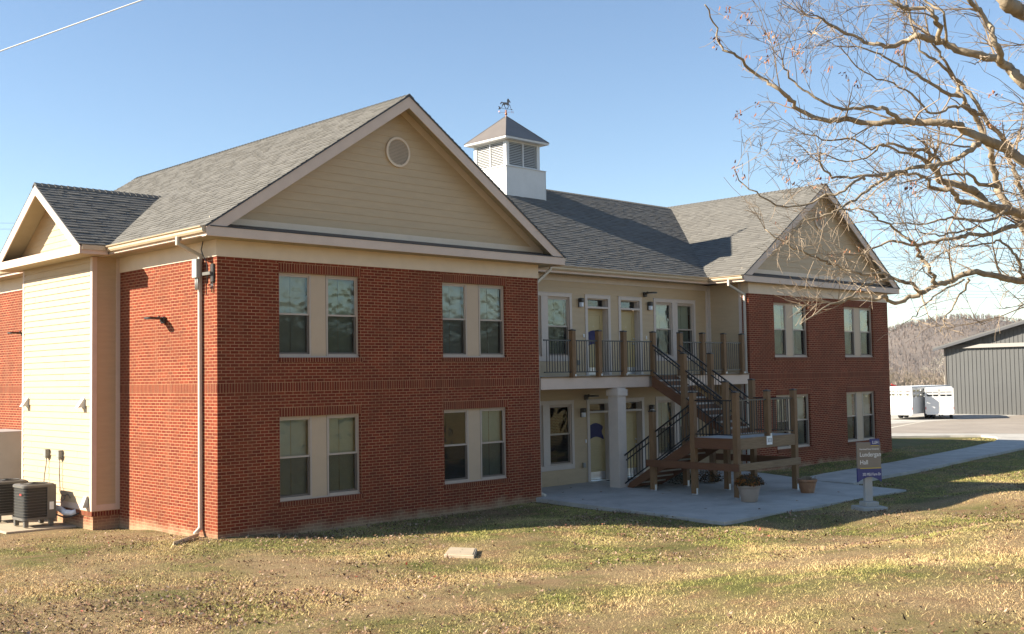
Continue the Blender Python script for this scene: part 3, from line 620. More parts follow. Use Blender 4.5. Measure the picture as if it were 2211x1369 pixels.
# ------------------------------------------------------------------ balcony
BY = .03; DZ = .235
mb = MB(); mb.box(W1+.003, X2-.025, BY+.02, YM-.03, DZ-.10, DZ, 1); mb.box(W1+.09, 14.12, BY, BY+.14, -.13, DZ-.055, 0); mb.box(15.60, X2-.02, BY, BY+.14, -.13, DZ-.055, 0)
mb.box(14.12, 15.60, BY+.06, BY+.14, -.13, DZ-.055, 0); mb.box(W1+.09, X2-.02, BY-.03, BY+.10, DZ-.055, DZ-.012, 2)
mb.face([(W1, BY+.14, -.10), (X2, BY+.14, -.10), (X2, YM, -.10), (W1, YM, -.10)], 3)
bal = part(mb, 'balcony', ['trim', 'concrete', 'woodx', 'soffit'], bev=.004)
mb = MB(); mb.box(12.50, 12.86, -.13, .23, FL-.06, -.135); mb.box(12.46, 12.90, -.17, .27, -.36, -.18); col = part(mb, 'column', 'casing', bev=.006)
bpx = [10.72, 11.80, 12.88, 14.22, 15.52, 16.66, 17.78, 18.78]
def post_mesh(mb, x, y, z0, z1, s=.07, cap=True):
    mb.box(x-s, x+s, y-s, y+s, z0, z1, 0)
    if cap:
        mb.box(x-s-.008, x+s+.008, y-s-.008, y+s+.008, z1, z1+.03, 1); a = s+.002
        t = (x, y, z1+.055); q = [(x-a, y-a, z1+.03), (x+a, y-a, z1+.03), (x+a, y+a, z1+.03), (x-a, y+a, z1+.03)]
        for i in range(4): mb.face([q[i], q[(i+1) % 4], t], 1)
for i, x in enumerate(bpx):
    mb = MB(); post_mesh(mb, x, BY-.10, DZ-.05, 1.46); mb.box(x+.02, x+.072, BY-.173, BY-.03, DZ-.02, DZ+.045, 2)
    part(mb, 'post', ['wood', 'black', 'steel'], bal, bev=.006)
def rail_panel(mb, a, b, za, zb, h=.96, low=.10, sp=.112, grab=False, bal=.008):
    """a balustrade panel between two points on plan; za and zb are the floor heights below its ends"""
    a, b = Vector(a), Vector(b); L = (b-a).length; d = (b-a)/L
    A, B = Vector((a.x, a.y, za)), Vector((b.x, b.y, zb)); v = Vector((0, 0, 1))
    mb.beam(A+v*h, B+v*h, .045, .036); mb.beam(A+v*low, B+v*low, .032, .032)
    if grab: mb.beam(A+v*(h-.15)+Vector((d.y, -d.x, 0))*.06, B+v*(h-.15)+Vector((d.y, -d.x, 0))*.06, .036, .036)
    n = max(1, int(L/sp)); s = L/(n+1)
    for i in range(1, n+1):
        p = a+d*(s*i); z = za+(zb-za)*s*i/L
        mb.box(p.x-bal, p.x+bal, p.y-bal, p.y+bal, z+low+.012, z+h-.014)
ry = BY-.10
segs = [(W1+.12, bpx[0]-.07)]+[(bpx[i]+.07, bpx[i+1]-.07) for i in range(7) if i != 3]
for a, b in segs:
    mb = MB(); rail_panel(mb, (a, ry), (b, ry), DZ, DZ); part(mb, 'railing', 'black', bal)
# ------------------------------------------------------------------ cupola
cxc, cyc, hs = 14.70, 6.50, .93
mb = MB(); zb_ = 6.0; zt_ = 7.22; mb.box(cxc-hs, cxc+hs, cyc-hs, cyc+hs, zb_, zt_)
mb.box(cxc-hs-.03, cxc+hs+.03, cyc-hs-.03, cyc+hs+.03, zt_, zt_+.025); mb.box(cxc+hs-.012, cxc+hs+.012, cyc-hs-.012, cyc-hs+.05, zb_, zt_)
cup = part(mb, 'cupola', 'cupola', bev=.004)
h2 = .80; z2, z3 = zt_+.025, 8.19
mb = MB()
for sx in (-1, 1):
    for sy in (-1, 1): mb.box(cxc+sx*h2-.07-sx*.07, cxc+sx*h2+.07-sx*.07, cyc+sy*h2-.07-sy*.07, cyc+sy*h2+.07-sy*.07, z2, z3)
for s in (-1, 1):
    mb.box(cxc-.025, cxc+.025, cyc+s*(h2-.03)-.03, cyc+s*(h2-.03)+.03, z2+.06, z3-.1); mb.box(cxc+s*(h2-.03)-.03, cxc+s*(h2-.03)+.03, cyc-.025, cyc+.025, z2+.06, z3-.1)
    mb.box(cxc-h2+.14, cxc+h2-.14, cyc+s*(h2-.03)-.028, cyc+s*(h2-.03)+.028, z2, z2+.06); mb.box(cxc-h2+.14, cxc+h2-.14, cyc+s*(h2-.03)-.028, cyc+s*(h2-.03)+.028, z3-.10, z3)
    mb.box(cxc+s*(h2-.03)-.028, cxc+s*(h2-.03)+.028, cyc-h2+.14, cyc+h2-.14, z2, z2+.06); mb.box(cxc+s*(h2-.03)-.028, cxc+s*(h2-.03)+.028, cyc-h2+.14, cyc+h2-.14, z3-.10, z3)
part(mb, 'lantern_frame', 'cupola', cup)
for ax in (0, 1):
    for s in (-1, 1):
        for lo, hi in ((-h2+.14, -.025), (.025, h2-.14)):
            mb = MB(); z = z2+.06
            while z < z3-.12:
                o0, o1 = h2-.012, h2-.065
                q = [(lo, o0, z), (hi, o0, z), (hi, o1, z+.05), (lo, o1, z+.05)]
                q = [((cxc+a, cyc+s*b, c) if ax == 0 else (cxc+s*b, cyc+a, c)) for a, b, c in q]; mb.face(q); z += .056
            part(mb, 'louvre', 'cupola', cup)
mb = MB(); mb.box(cxc-.68, cxc+.68, cyc-.68, cyc+.68, z2, z3); part(mb, 'lantern_core', 'dark', cup)
he = 1.03; zc, za = z3+.0, 9.19
mb = MB(); mb.box(cxc-he, cxc+he, cyc-he, cyc+he, zc-.045, zc+.02, 1); q = [(cxc-he-.01, cyc-he-.01, zc+.02), (cxc+he+.01, cyc-he-.01, zc+.02), (cxc+he+.01, cyc+he+.01, zc+.02), (cxc-he-.01, cyc+he+.01, zc+.02)]
for i in range(4):                                                                # each face in courses so that the sides bow slightly
    mb.face([q[i], q[(i+1) % 4], (cxc, cyc, za)], 0)
for i in range(4): mb.tube([q[i], (cxc, cyc, za)], .016, 6, 0)
part(mb, 'cupola_roof', ['capmetal', 'cupola'], cup)
# ------------------------------------------------------------------ weathervane
WV = (cxc, cyc, za-.03)
wv = root('weathervane', 'dark trotting horse weathervane with arrow and copper ball on the cupola peak', 'weathervane', WV)
mb = MB(); mb.lathe([(.0, 0), (.055, .01), (.035, .06), (.03, .10), (.075, .15), (.085, .19), (.06, .24), (.025, .27), (.02, .34), (.045, .38), (.03, .42), (.012, .45), (.0, .46)], WV, 16); mb.build('finial', 'copper', wv, WV, smooth=True)
mb = MB(); mb.tube([WV, (cxc, cyc, WV[2]+.62)], .009, 8); mb.build('spindle', 'black', wv, WV)
mb = MB(); ZA = WV[2]+.30; e1 = Vector((.72, -.69, 0)); e2 = Vector((.69, .72, 0))
mb.tube([Vector((cxc, cyc, ZA))-e1*.34, Vector((cxc, cyc, ZA))+e1*.34], .008, 6); mb.tube([Vector((cxc, cyc, ZA))-e2*.34, Vector((cxc, cyc, ZA))+e2*.34], .008, 6)
def stroke(c, u, pts): 
    for a, b in zip(pts[:-1], pts[1:]): mb.tube([c+u*a[0]+Vector((0, 0, a[1])), c+u*b[0]+Vector((0, 0, b[1]))], .009, 5)
cc = Vector((cxc, cyc, ZA))
stroke(cc+e1*.41, e1, [(-.05, -.08), (-.05, .08), (.05, -.08), (.05, .08)])
stroke(cc-e1*.41, e1, [(.05, .06), (.02, .08), (-.04, .08), (-.05, .04), (-.02, 0), (.03, -.01), (.05, -.05), (.02, -.08), (-.05, -.07)])
stroke(cc+e2*.40, e1, [(.05, .08), (-.05, .08), (-.05, -.08), (.05, -.08)]); stroke(cc+e2*.40, e1, [(-.05, 0), (.03, 0)])
stroke(cc-e2*.40, e1, [(-.06, .08), (-.03, -.08), (0, .04), (.03, -.08), (.06, .08)]); mb.build('direction_letters', 'copper', wv, WV)
mb = MB(); dv = (e1*.95+Vector((0, 0, -.0))-e2*.30).normalized(); zA2 = WV[2]+.52; cA = Vector((cxc, cyc, zA2))
T = lambda a, b: cA+dv*a+Vector((0, 0, b-.22*a))
mb.tube([T(-.34, .0), T(.34, .0)], .011, 6)
tn = Vector((-dv.y, dv.x, 0))*.012
def plate(poly): mb.prism([T(*p)+tn for p in poly], -2*tn)
plate([(-.46, .0), (-.52, .10), (-.40, .085), (-.33, .0), (-.40, -.085), (-.52, -.10)]); plate([(.34, .045), (.45, 0), (.34, -.045)]); mb.build('arrow', 'black', wv, WV)
mb = MB()
plate([(-.20, .40), (-.06, .41), (.08, .42), (.10, .50), (.11, .60), (.17, .66), (.22, .62), (.29, .50), (.31, .44), (.27, .42), (.22, .48), (.20, .42), (.20, .34), (.16, .26), (.08, .25), (-.04, .27), (-.12, .25), (-.19, .28)])   # barrel, neck and head
plate([(-.19, .41), (-.28, .42), (-.36, .34), (-.39, .25), (-.33, .26), (-.28, .34), (-.19, .36)])                                                                                                                             # tail
for leg in ([(-.19, .33), (-.26, .22), (-.28, .10), (-.30, .015), (-.27, .01), (-.25, .10), (-.21, .20), (-.12, .27)], [(-.14, .27), (-.12, .15), (-.04, .06), (-.02, .01), (.01, .02), (-.01, .08), (-.08, .17), (-.06, .27)],
            [(.09, .27), (.14, .16), (.10, .06), (.05, .02), (.08, .00), (.14, .06), (.18, .16), (.16, .27)], [(.15, .28), (.24, .24), (.27, .14), (.32, .05), (.35, .06), (.30, .15), (.28, .27), (.19, .33)]): plate(leg)
plate([(.10, .62), (.15, .69), (.19, .66), (.13, .52), (.09, .44), (.07, .52)]); mb.build('horse', 'black', wv, WV)
wv.scale = (.54, .54, .54)
# ------------------------------------------------------------------ wall lamps and floodlights
def wall_lamp(x, z, label):
    o = (x, YM, z); r = root('wall_lamp', label, 'wall lamp', o, 'lamps beside the apartment doors')
    mb = MB(); mb.box(x-.075, x+.075, YM-.05, YM-.012, z-.13, z+.13); y = YM-.05
    pr = [(-.075, 0), (-.075, -.05), (-.045, -.11), (.045, -.11), (.075, -.05), (.075, 0)]
    mb.prism([(x+a, y+b, z+.01) for a, b in pr], (0, 0, .13)); mb.build('lamp_hood', 'bronze', r, o, bev=.01)
    mb = MB(); mb.prism([(x+a*.86, y+b*.86, z-.125) for a, b in pr], (0, 0, .135)); mb.build('lamp_lens', 'lampglass', r, o, bev=.012)
wall_lamp(12.90, 2.40, 'wall lamp beside the upper banner door, above the second timber post of the balcony')
wall_lamp(16.16, 2.40, 'wall lamp between the plain upper door and the upstairs double window'); wall_lamp(12.90, -.87, 'wall lamp left of the ground floor door with the purple banner'); wall_lamp(16.13, -.87, 'wall lamp right of the ground floor door behind the white column')
def flood(base, n, side, label, s=1.0, grp=None):
    """a shoebox floodlight: wall bracket, arm and flat head; n points out of the wall"""
    n = Vector(n); sd = Vector(side); b = Vector(base); r = root('floodlight', label, 'floodlight', b, grp)
    def bx(mb, o0, o1, w0, w1, z0, z1):
        q = [(o0, w0), (o1, w0), (o1, w1), (o0, w1)]; mb.hexa([b+n*o+sd*w+Vector((0, 0, z0)) for o, w in q]+[b+n*o+sd*w+Vector((0, 0, z1)) for o, w in q])
    mb = MB(); bx(mb, .012, .075, -.07, .07, -.09, .06); bx(mb, .0755, .11, -.045, .045, -.05, .045); mb.build('bracket', 'bronze', r, base, bev=.01)
    mb = MB(); pts = []
    for i in range(13): a = math.pi*i/12; pts.append((.12+.30*s+.06*math.sin(a) if 0 < i < 12 else .12+.30*s, -.13*math.cos(a)))
    pts = [(.11, .06), (.11, -.06)]+[(.20, -.13)]+pts+[(.20, .13)]
    mb.prism([b+n*o+sd*w+Vector((0, 0, .0)) for o, w in pts], (0, 0, .045)); h = mb.build('lamp_head', 'bronze', r, base, bev=.008)
    mb = MB(); bx(mb, .26, .42*s, -.11, .11, -.006, -.0005); mb.build('lens', 'lampglass', r, base)
    mb = MB(); bx(mb, .13, .16, -.02, .02, .0455, .075); mb.build('sensor', 'bronze', r, base)
flood((15.95, YM, 2.78), (0, -1, 0), (1, 0, 0), 'dark floodlight high on the cream wall above the upper doors', grp='floodlights'); flood((13.08, YM, -.40), (0, -1, 0), (1, 0, 0), 'dark floodlight under the balcony above the door with the purple banner', grp='floodlights')
flood((0, 2.28, 1.63), (-1, 0, 0), (0, 1, 0), 'dark floodlight on the sunlit brick side wall between bump-out and downspout', .95, 'floodlights'); flood((0, 10.35, 1.62), (-1, 0, 0), (0, 1, 0), 'dark floodlight on the brick wall beyond the cream bump-out at the left edge', .95, 'floodlights')
# small boxes on the recessed wall
for x, z, lb in ((13.05, 1.42, 'small white doorbell box left of the upper banner door'), (13.05, -1.72, 'small white doorbell box left of the ground floor banner door'), (16.0, 1.40, 'small white doorbell box right of the plain upper door')):
    mb = MB(); mb.box(x-.022, x+.022, YM-.035, YM-.013, z-.05, z+.05); mb.box(x-.01, x+.01, YM-.04, YM-.035, z-.03, z-.01); tag(mb.build('doorbell', 'numplate', None, (x, YM, z), bev=.004), lb, 'doorbell', 'doorbells')
for x, z, lb in ((12.78, .62, 'weatherproof outlet box low on the balcony wall'), (12.93, -2.42, 'weatherproof outlet box low on the ground floor wall by the window')):
    mb = MB(); mb.box(x-.045, x+.045, YM-.07, YM-.012, z-.07, z+.07); mb.box(x-.035, x+.035, YM-.082, YM-.0705, z-.06, z+.055); tag(mb.build('outlet_box', 'tank', None, (x, YM, z), bev=.008), lb, 'outlet box', 'outlet boxes')
# ------------------------------------------------------------------ junction box, conduits and aerial on the near corner
o = (0, .42, 2.55); jb = root('junction_box', 'white junction box with conduits at the top of the sunlit brick corner', 'junction box', o)
mb = MB(); mb.box(-.20, -.092, .50, .70, 2.42, 2.82); mb.build('box_body', 'cabinet', jb, o, bev=.01)
mb = MB()
for y in (.55, .63): mb.tube([(-.14, y, 2.43), (-.14, y, 2.17)], .022, 8)
mb.build('conduit', 'cabinet', jb, o, smooth=True)
o = (0, .15, 2.45); an = root('radio_unit', 'dark aerial unit on a bracket beside the top of the brick corner', 'radio unit', o)
mb = MB(); mb.box(-.045, -.0, .08, .22, 2.30, 2.70); mb.build('unit_body', 'bronze', an, o, bev=.02)
mb = MB(); mb.box(-.10, -.05, .12, .46, 2.46, 2.53); mb.build('bracket', 'acshell', an, o, bev=.005)
mb = MB(); mb.tube([(-.10, .40, 3.18), (-.13, .42, 3.0), (-.12, .36, 2.88), (-.09, .27, 2.72), (-.08, .25, 2.55), (-.08, .26, 2.40), (-.06, .30, 2.31), (-.03, .37, 2.28)], .011, 6)
for y, zl in ((.12, 2.08), (.19, 2.10)): mb.tube([(-.02, y, 2.31), (-.025, y+.005, 2.2), (-.02, y, zl)], .009, 5)
mb.tube([(-.03, .2, 2.31), (-.04, .22, 2.22), (-.03, .19, 2.16), (-.03, .15, 2.2), (-.03, .14, 2.30)], .008, 5); mb.build('cable', 'black', an, o, smooth=True)
# ------------------------------------------------------------------ staircase
SO = (14.0, -2.0, FL-.05); st = root('staircase', 'timber switchback staircase with black railings leading up to the balcony', 'staircase', SO)
def sp(mb, name, mats, par=None, bev=0): return mb.build(name, mats, par or st, SO, bev)
XL, XA, XM, XR = 12.62, 12.72, 14.12, 15.38; YN, YF = -2.66, -4.02; LZ = -1.46
def gz_(y): return FL-.012*(YM-y)
# landing
mb = MB(); mb.box(XL-.02, XR+.02, YF-.02, YN+.02, LZ-.04, LZ, 1); part_l = sp(mb, 'landing_floor', ['woodx', 'concrete'])
mb = MB(); mb.box(XL-.06, XR+.06, YF-.065, YF-.022, LZ-.30, LZ+.0, 0); b1 = sp(mb, 'landing_beam', 'woodx', bev=.006); b1['label'] = 'weathered grey-brown front beam with the number plate'
mb = MB(); mb.box(XL-.06, XL-.021, YF-.02, YN+.10, LZ-.29, LZ, 0); sp(mb, 'landing_beam', 'woody', bev=.006)
mb = MB(); mb.box(XR+.021, XR+.06, YF-.02, YN+.10, LZ-.29, LZ, 0); sp(mb, 'landing_beam', 'woody', bev=.006)
mb = MB(); mb.box(XL-.02, XR+.02, YN+.021, YN+.06, LZ-.29, LZ-.045, 0); sp(mb, 'landing_beam', 'woodx', bev=.006)
mb = MB()
for i in range(6): x = XL+.2+i*.48; mb.box(x-.02, x+.02, YF, YN, LZ-.26, LZ-.045)
sp(mb, 'joist', 'woody')
# posts
for x, y, z1, full in ((XL, YN, -.28, 1), (XL+.0, YF, -.28, 1), (XR, YF, -.27, 1), (XM-.04, YF-.0, -.27, 0), (XL+.02, -1.25, -.80, 1), (XM, YN, -.02, 1), (XM, -1.25, .80, 1), (XR+.03, YN, .02, 1), (XR+.03, -1.25, .80, 1)):
    z0 = gz_(y) if full else LZ-.0
    mb = MB(); post_mesh(mb, x, y, z0+(.03 if full else 0), z1, .072)
    if full: mb.box(x-.078, x+.078, y-.078, y+.078, z0, z0+.14, 2) if False else mb.box(x-.04, x+.04, y-.077, y-.0725, z0, z0+.17, 2); mb.box(x-.06, x+.06, y-.06, y+.06, z0-.02, z0+.03, 2)
    if not full: mb.box(x+.01, x+.08, y-.078, y+.0, LZ, LZ+.07, 2)
    sp(mb, 'post', ['wood', 'black', 'steel'], bev=.007)
# braces round the posts
mb = MB(); mb.box(XL-.06, XR+.12, YF-.115, YF-.075, -2.30, -2.11); sp(mb, 'brace', 'woodx', bev=.006)
mb = MB(); mb.box(XL-.115, XL-.076, YF-.11, -1.10, -2.30, -2.11); sp(mb, 'brace', 'woody', bev=.006)
mb = MB(); mb.box(XR+.105, XR+.145, YF-.07, -1.10, -2.30, -2.11); sp(mb, 'brace', 'woody', bev=.006)
# flights: (x0, x1, y top, y bottom, z top, z bottom)
def flight(x0, x1, yt, yb, zt, zb, n):
    dy, dz = (yb-yt)/n, (zb-zt)/(n+1)
    for x in (x0, x1-.04):
        mb = MB(); k = .30; p = [(x, yt, zt-.02), (x, yb, zb-dz*1.0-.02), (x, yb+dy*.35, zb-.0), (x, yb-dy*.45, zb-.0), (x, yt, zt-.36)]
        mb.prism(p, (.04, 0, 0)); sp(mb, 'stringer', 'woody', bev=.005)
    for i in range(n):
        mb = MB(); y = yt+dy*i; z = zt+dz*(i+1); a, b = sorted((y-(.02 if dy > 0 else -.02), y+dy)); mb.box(x0+.041, x1-.041, a, b, z-.04, z); sp(mb, 'tread', 'concrete', bev=.004)
    mb = MB()
    for i in range(n+1): y = yt+dy*i; z = zt+dz*(i+1); mb.box(x0+.041, x1-.041, *sorted((y, y+(.018 if dy > 0 else -.018))), z, z-dz-.041)
    sp(mb, 'riser', 'woody')
flight(XM+.06, XR-.06, -.02, YN+.07, DZ, LZ, 9); flight(XA+.02, XM-.08, YN+.09, -.30, LZ, FL-.02, 8)
def srail(x, ya, yb, za, zb, h=.96, grab=0):
    mb = MB(); rail_panel(mb, (x, ya), (x, yb), za, zb, h, .16, .115); v = Vector((0, 0, 1))
    if grab: mb.tube([Vector((x+grab*.07, ya, za))+v*(h-.14), Vector((x+grab*.07, yb, zb))+v*(h-.14)], .02, 8)
    sp(mb, 'railing', 'black')
s1 = (LZ-DZ)/(YN+.02)
def zu(y): return DZ+(LZ-DZ)*(y/(YN+.05))
for x, g in ((XM, 1), (XR+.03, -1)): srail(x, -.14, -1.18, zu(-.14), zu(-1.18), .95, g); srail(x, -1.32, YN+.07, zu(-1.32), zu(YN+.07), .95, g)
def zl(y): return LZ+(FL-LZ)*((y-YN)/(-.30-YN))
for x in (XL+.05,): srail(x, YN+.07, -1.32, zl(YN+.07), zl(-1.32), .95, 1); srail(x, -1.18, -.20, zl(-1.18), zl(-.20), .95, 1)
srail(XM-.10, YN+.07, -1.32, zl(YN+.07), zl(-1.32), .62, 0); srail(XM-.10, -1.18, -.25, zl(-1.18), zl(-.25), .62, 0)
for a, b in (((XL, YN-.07), (XL, YF+.07)), ((XL+.07, YF), (XM-.11, YF)), ((XM+.03, YF), (XR-.07, YF)), ((XR, YF+.07), (XR, YN-.07))):
    mb = MB(); rail_panel(mb, a, b, LZ, LZ, .98, .09); sp(mb, 'railing', 'black')
# number plate
o = (14.04, YF-.068, LZ-.11); pl = root('number_plate', 'square white house number plate reading 333 on the stair landing beam', 'number plate', o)
mb = MB(); mb.box(o[0]-.13, o[0]+.13, YF-.075, YF-.067, o[2]-.115, o[2]+.115); mb.build('plate', 'numplate', pl, o)
mb = MB(); text_mesh(mb, '333', .15, lambda c: (o[0]+c.x*.95, YF-.077-c.z, o[2]-.05+c.y), align='CENTER'); mb.build('numerals', 'black', pl, o)
# ------------------------------------------------------------------ pots and plants
def potshape(c, r, h, m, lip=.03):
    mb = MB(); mb.lathe([(0, .0), (r*.66, 0), (r*.70, .02), (r*.93, h-.09), (r*.93, h-.075), (r, h-.07), (r+.01, h), (r-.02, h), (r*.9, h-.06), (0, h-.06)], c, 28); return mb
pc = (12.30, -4.58, gz_(-4.6)); r = root('flower_pot', 'wide taupe pot of rust and yellow mums at the foot of the stair post', 'flower pot', pc, 'pots on the patio')
potshape(pc, .29, .42, 0).build('pot', 'taupepot', r, pc, smooth=True)
mb = MB()
for i in range(1500):
    th = random.random()*6.283; ph = math.acos(random.random()*1.0); q = .30+.03*math.sin(5*th)+random.gauss(0, .02); d = Vector((math.sin(ph)*math.cos(th)*1.12, math.sin(ph)*math.sin(th)*1.12, math.cos(ph)*.82)); p = Vector(pc)+Vector((0, 0, .42))+d*q
    s = random.uniform(.014, .026); a = d.orthogonal().normalized(); a = (a+Vector((random.gauss(0, .5), random.gauss(0, .5), random.gauss(0, .5)))).normalized(); b = d.cross(a).normalized(); rr = random.random()
    mb.face([p+a*s, p+b*s, p-a*s, p-b*s], 0, None, rr)
mb.build('flowers', 'mum', r, pc)
mb = MB()
mb.lathe([(0, 0), (.22, 0), (.27, .1), (.24, .2), (.1, .26), (0, .27)], (pc[0], pc[1], pc[2]+.40), 14); mb.build('soil', 'soil', r, pc)
pc = (14.98, -4.62, gz_(-4.6)); r2 = root('flower_pot', 'weathered terracotta pot with a dead brown stump of plant, right of the stairs', 'flower pot', pc, 'pots on the patio')
potshape(pc, .255, .36, 0).build('pot', 'terracotta', r2, pc, smooth=True)
mb = MB()
for i in range(260):
    a = random.random()*6.283; q = abs(random.gauss(0, .07)); p = Vector(pc)+Vector((q*math.cos(a), q*math.sin(a), .28)); t = p+Vector((random.gauss(0, .05), random.gauss(0, .05), random.uniform(.06, .17))); mb.tube([p, t], .006, 3, cap=False)
mb.build('dead_plant', 'bark', r2, pc)
def bush(c, rad, hgt, n, m, label, cat, name):
    mb = MB()
    for i in range(n):
        th = random.random()*6.283; ph = math.acos(random.random()); q = random.uniform(.55, 1.05)*(1+.18*math.sin(3*th+c[0])); d = Vector((math.sin(ph)*math.cos(th)*rad, math.sin(ph)*math.sin(th)*rad, math.cos(ph)*hgt))*q
        p = Vector(c)+d+Vector((0, 0, .03)); s = random.uniform(.015, .04); a = Vector((random.gauss(0, 1), random.gauss(0, 1), random.gauss(0, 1))).normalized(); b = a.orthogonal().normalized()
        mb.face([p+a*s, p+b*s*.6, p-a*s, p-b*s*.6], 0, None, min(1, max(0, q*.75-.15+random.gauss(0, .2))))
    rt = root(name, label, cat, c); mb.build('foliage', m, rt, c)
    mb = MB()
    for i in range(14): a = random.random()*6.283; mb.tube([Vector(c), Vector(c)+Vector((math.cos(a)*rad*.6, math.sin(a)*rad*.6, hgt*random.uniform(.5, .9)))], .006, 4, cap=False)
    mb.build('stem', 'bark', rt, c)
bush((14.55, -.75, FL-.03), .48, .42, 1500, 'paleflower', 'low shrub with pale dried flower heads under the staircase', 'shrub', 'shrub'); bush((15.35, -1.15, FL-.03), .40, .36, 900, 'mum', 'dark leafy shrub under the upper stair flight', 'shrub', 'shrub')
mb = MB(); mb.box(13.75, 14.55, 1.05, 1.45, FL+.001, FL+.016); tag(mb.build('doormat', 'rubber', None, (14.1, 1.25, FL), bev=.004), 'dark doormat in front of the ground floor banner door', 'doormat')
# ------------------------------------------------------------------ sign
o = (12.72, -7.62, -2.98); sg = root('campus_sign', 'taupe and blue building sign reading Lundergan Hall on a short pale post', 'sign', o)
su = Vector((.845, -.535, 0)); su.normalize(); sn_ = Vector((su.y, -su.x, 0))   # along the panel, towards the viewer
if sn_.dot(FW) > 0: sn_ = -sn_
so_ = Vector(o)
def SP(a, z, d=0): return so_+su*a+sn_*d+Vector((0, 0, z))
def sbox(mb, a0, a1, z0, z1, d0, d1, m=0): mb.hexa([SP(a0, z0, d1), SP(a1, z0, d1), SP(a1, z0, d0), SP(a0, z0, d0), SP(a0, z1, d1), SP(a1, z1, d1), SP(a1, z1, d0), SP(a0, z1, d0)], m)
mb = MB(); sbox(mb, -.33, .33, -.10, .045, -.33, .33); sbox(mb, -.18, .18, .045, .16, -.18, .18); mb.build('base', 'concrete', sg, o, bev=.01)
mb = MB(); sbox(mb, -.105, .105, .16, 1.30, -.10, .02); mb.build('post', 'signpost', sg, o, bev=.012)
mb = MB(); sbox(mb, -.33, .33, .98, 1.62, .022, .075); mb.build('panel', 'signtaupe', sg, o, bev=.004)
mb = MB()
pp = [(-.333, .98), (-.333, .64)]+[(-.333+.666*i/10, .64+.13*math.sin(math.pi*i/10)**.9) for i in range(1, 10)]+[(.333, .64), (.333, .98)]
mb.prism([SP(a, z, .02) for a, z in pp], sn_*.058); mb.build('address_panel', 'signblue', sg, o)
mb = MB(); sbox(mb, .05, .30, 1.545, 1.70, .03, .085); mb.build('code_tab', 'signblue', sg, o)
mb = MB(); sbox(mb, -.26, .33, .972, .99, .076, .081); mb.build('accent_line', 'yellow', sg, o); mb = MB(); sbox(mb, .06, .27, 1.53, 1.544, .076, .083); mb.build('accent_line', 'yellow', sg, o)
mb = MB()
for txt, size, a, z, sx, d in (('Lundergan', .155, -.265, 1.27, .92, .0768), ('Hall', .155, -.265, 1.08, .95, .0768), ('Morehead State University', .055, -.265, 1.435, .92, .0768), ('333 MSU Farm Dr', .098, -.20, .80, .70, .0800), ('LUH', .105, .095, 1.58, .85, .0868)):
    text_mesh(mb, txt, size, lambda c, a=a, z=z, sx=sx, d=d: SP(a+c.x*sx, z+c.y, d+c.z))
mb.build('lettering', 'letter', sg, o); sg.scale = (.92, .92, .95)
# ------------------------------------------------------------------ air conditioners and side wall services
def condenser(label, x0, x1, y0, y1, zb, first=None):
    o = ((x0+x1)/2, (y0+y1)/2, zb); r = root('air_conditioner', label, 'air conditioner', o, 'outdoor units beside the cream bump-out'); z0, z1 = zb+.16, zb+.98
    for x in (x0+.08, x1-.08):
        for y in (y0+.08, y1-.08): mb = MB(); mb.box(x-.05, x+.05, y-.05, y+.05, zb, z0, 0); mb.build('foot', 'acshell', r, o, bev=.01)
    def rr(inset, z, rad=.11, n=5):
        pts = []
        for cx_, cy_, a0 in ((x1-rad, y0+rad, -90), (x1-rad, y1-rad, 0), (x0+rad, y1-rad, 90), (x0+rad, y0+rad, 180)):
            for i in range(n+1): a = math.radians(a0+90*i/n); pts.append((cx_+(rad-inset)*math.cos(a), cy_+(rad-inset)*math.sin(a), z))
        return pts
    def ring(mb, a, b, m=0):
        for i in range(len(a)): j = (i+1) % len(a); mb.face([a[i], a[j], b[j], b[i]], m)
    mb = MB(); a, b, c, d = rr(0, z1-.05), rr(0, z1-.015), rr(.03, z1), rr(.0, z0)
    ring(mb, rr(-.012, z1-.07), rr(-.012, z1-.02)); ring(mb, rr(-.012, z1-.02), rr(.03, z1+.005)); mb.face(rr(.03, z1+.005)); ring(mb, rr(-.012, z0+.03), rr(-.012, z0)); ring(mb, rr(-.012, z0+.06), rr(-.012, z0+.03)); mb.face(rr(-.012, z0)[::-1]); mb.box(x1-.20, x1+.008, y0-.005, y0+.06, z0, z1-.02); mb.box(x1-.02, x1+.012, y0+.05, y1-.05, z0, z1-.02); mb.build('shell', 'acshell', r, o)
    mb = MB(); ring(mb, rr(.025, z0+.05), rr(.025, z1-.06)); mb.build('coil', 'acgrille', r, o)
    mb = MB(); z = z0+.10
    while z < z1-.08: ring(mb, rr(.004, z), rr(.0, z+.006)); ring(mb, rr(.0, z+.006), rr(.014, z+.009)); ring(mb, rr(.014, z-.002), rr(.004, z)); z += .066
    mb.build('grille', 'acshell', r, o)
    mb = MB(); cx_, cy_ = o[0], o[1]
    mb.lathe([(.30, 0), (.30, .012), (.28, .014), (.27, .002)], (cx_, cy_, z1+.006), 28)
    for k in range(5): 
        q = .05+k*.048; mb.tube([(cx_+q*math.cos(t*math.pi/10), cy_+q*math.sin(t*math.pi/10), z1+.03-.02*q/.3) for t in range(21)], .004, 4, cap=False)
    mb.build('fan_guard', 'acgrille', r, o)
    mb = MB(); mb.box(x0+.02, x0+.09, y0-.014, y0-.008, z0+.55, z0+.59) if False else mb.box(x0-.016, x0-.008, y0+.12, y0+.22, z1-.24, z1-.20); mb.build('badge', 'red', r, o)
    mb = MB(); mb.box(x1-.15, x1-.05, y0-.012, y0-.006, z0+.22, z0+.40); mb.build('rating_label', 'numplate', r, o)
ZP = -3.10
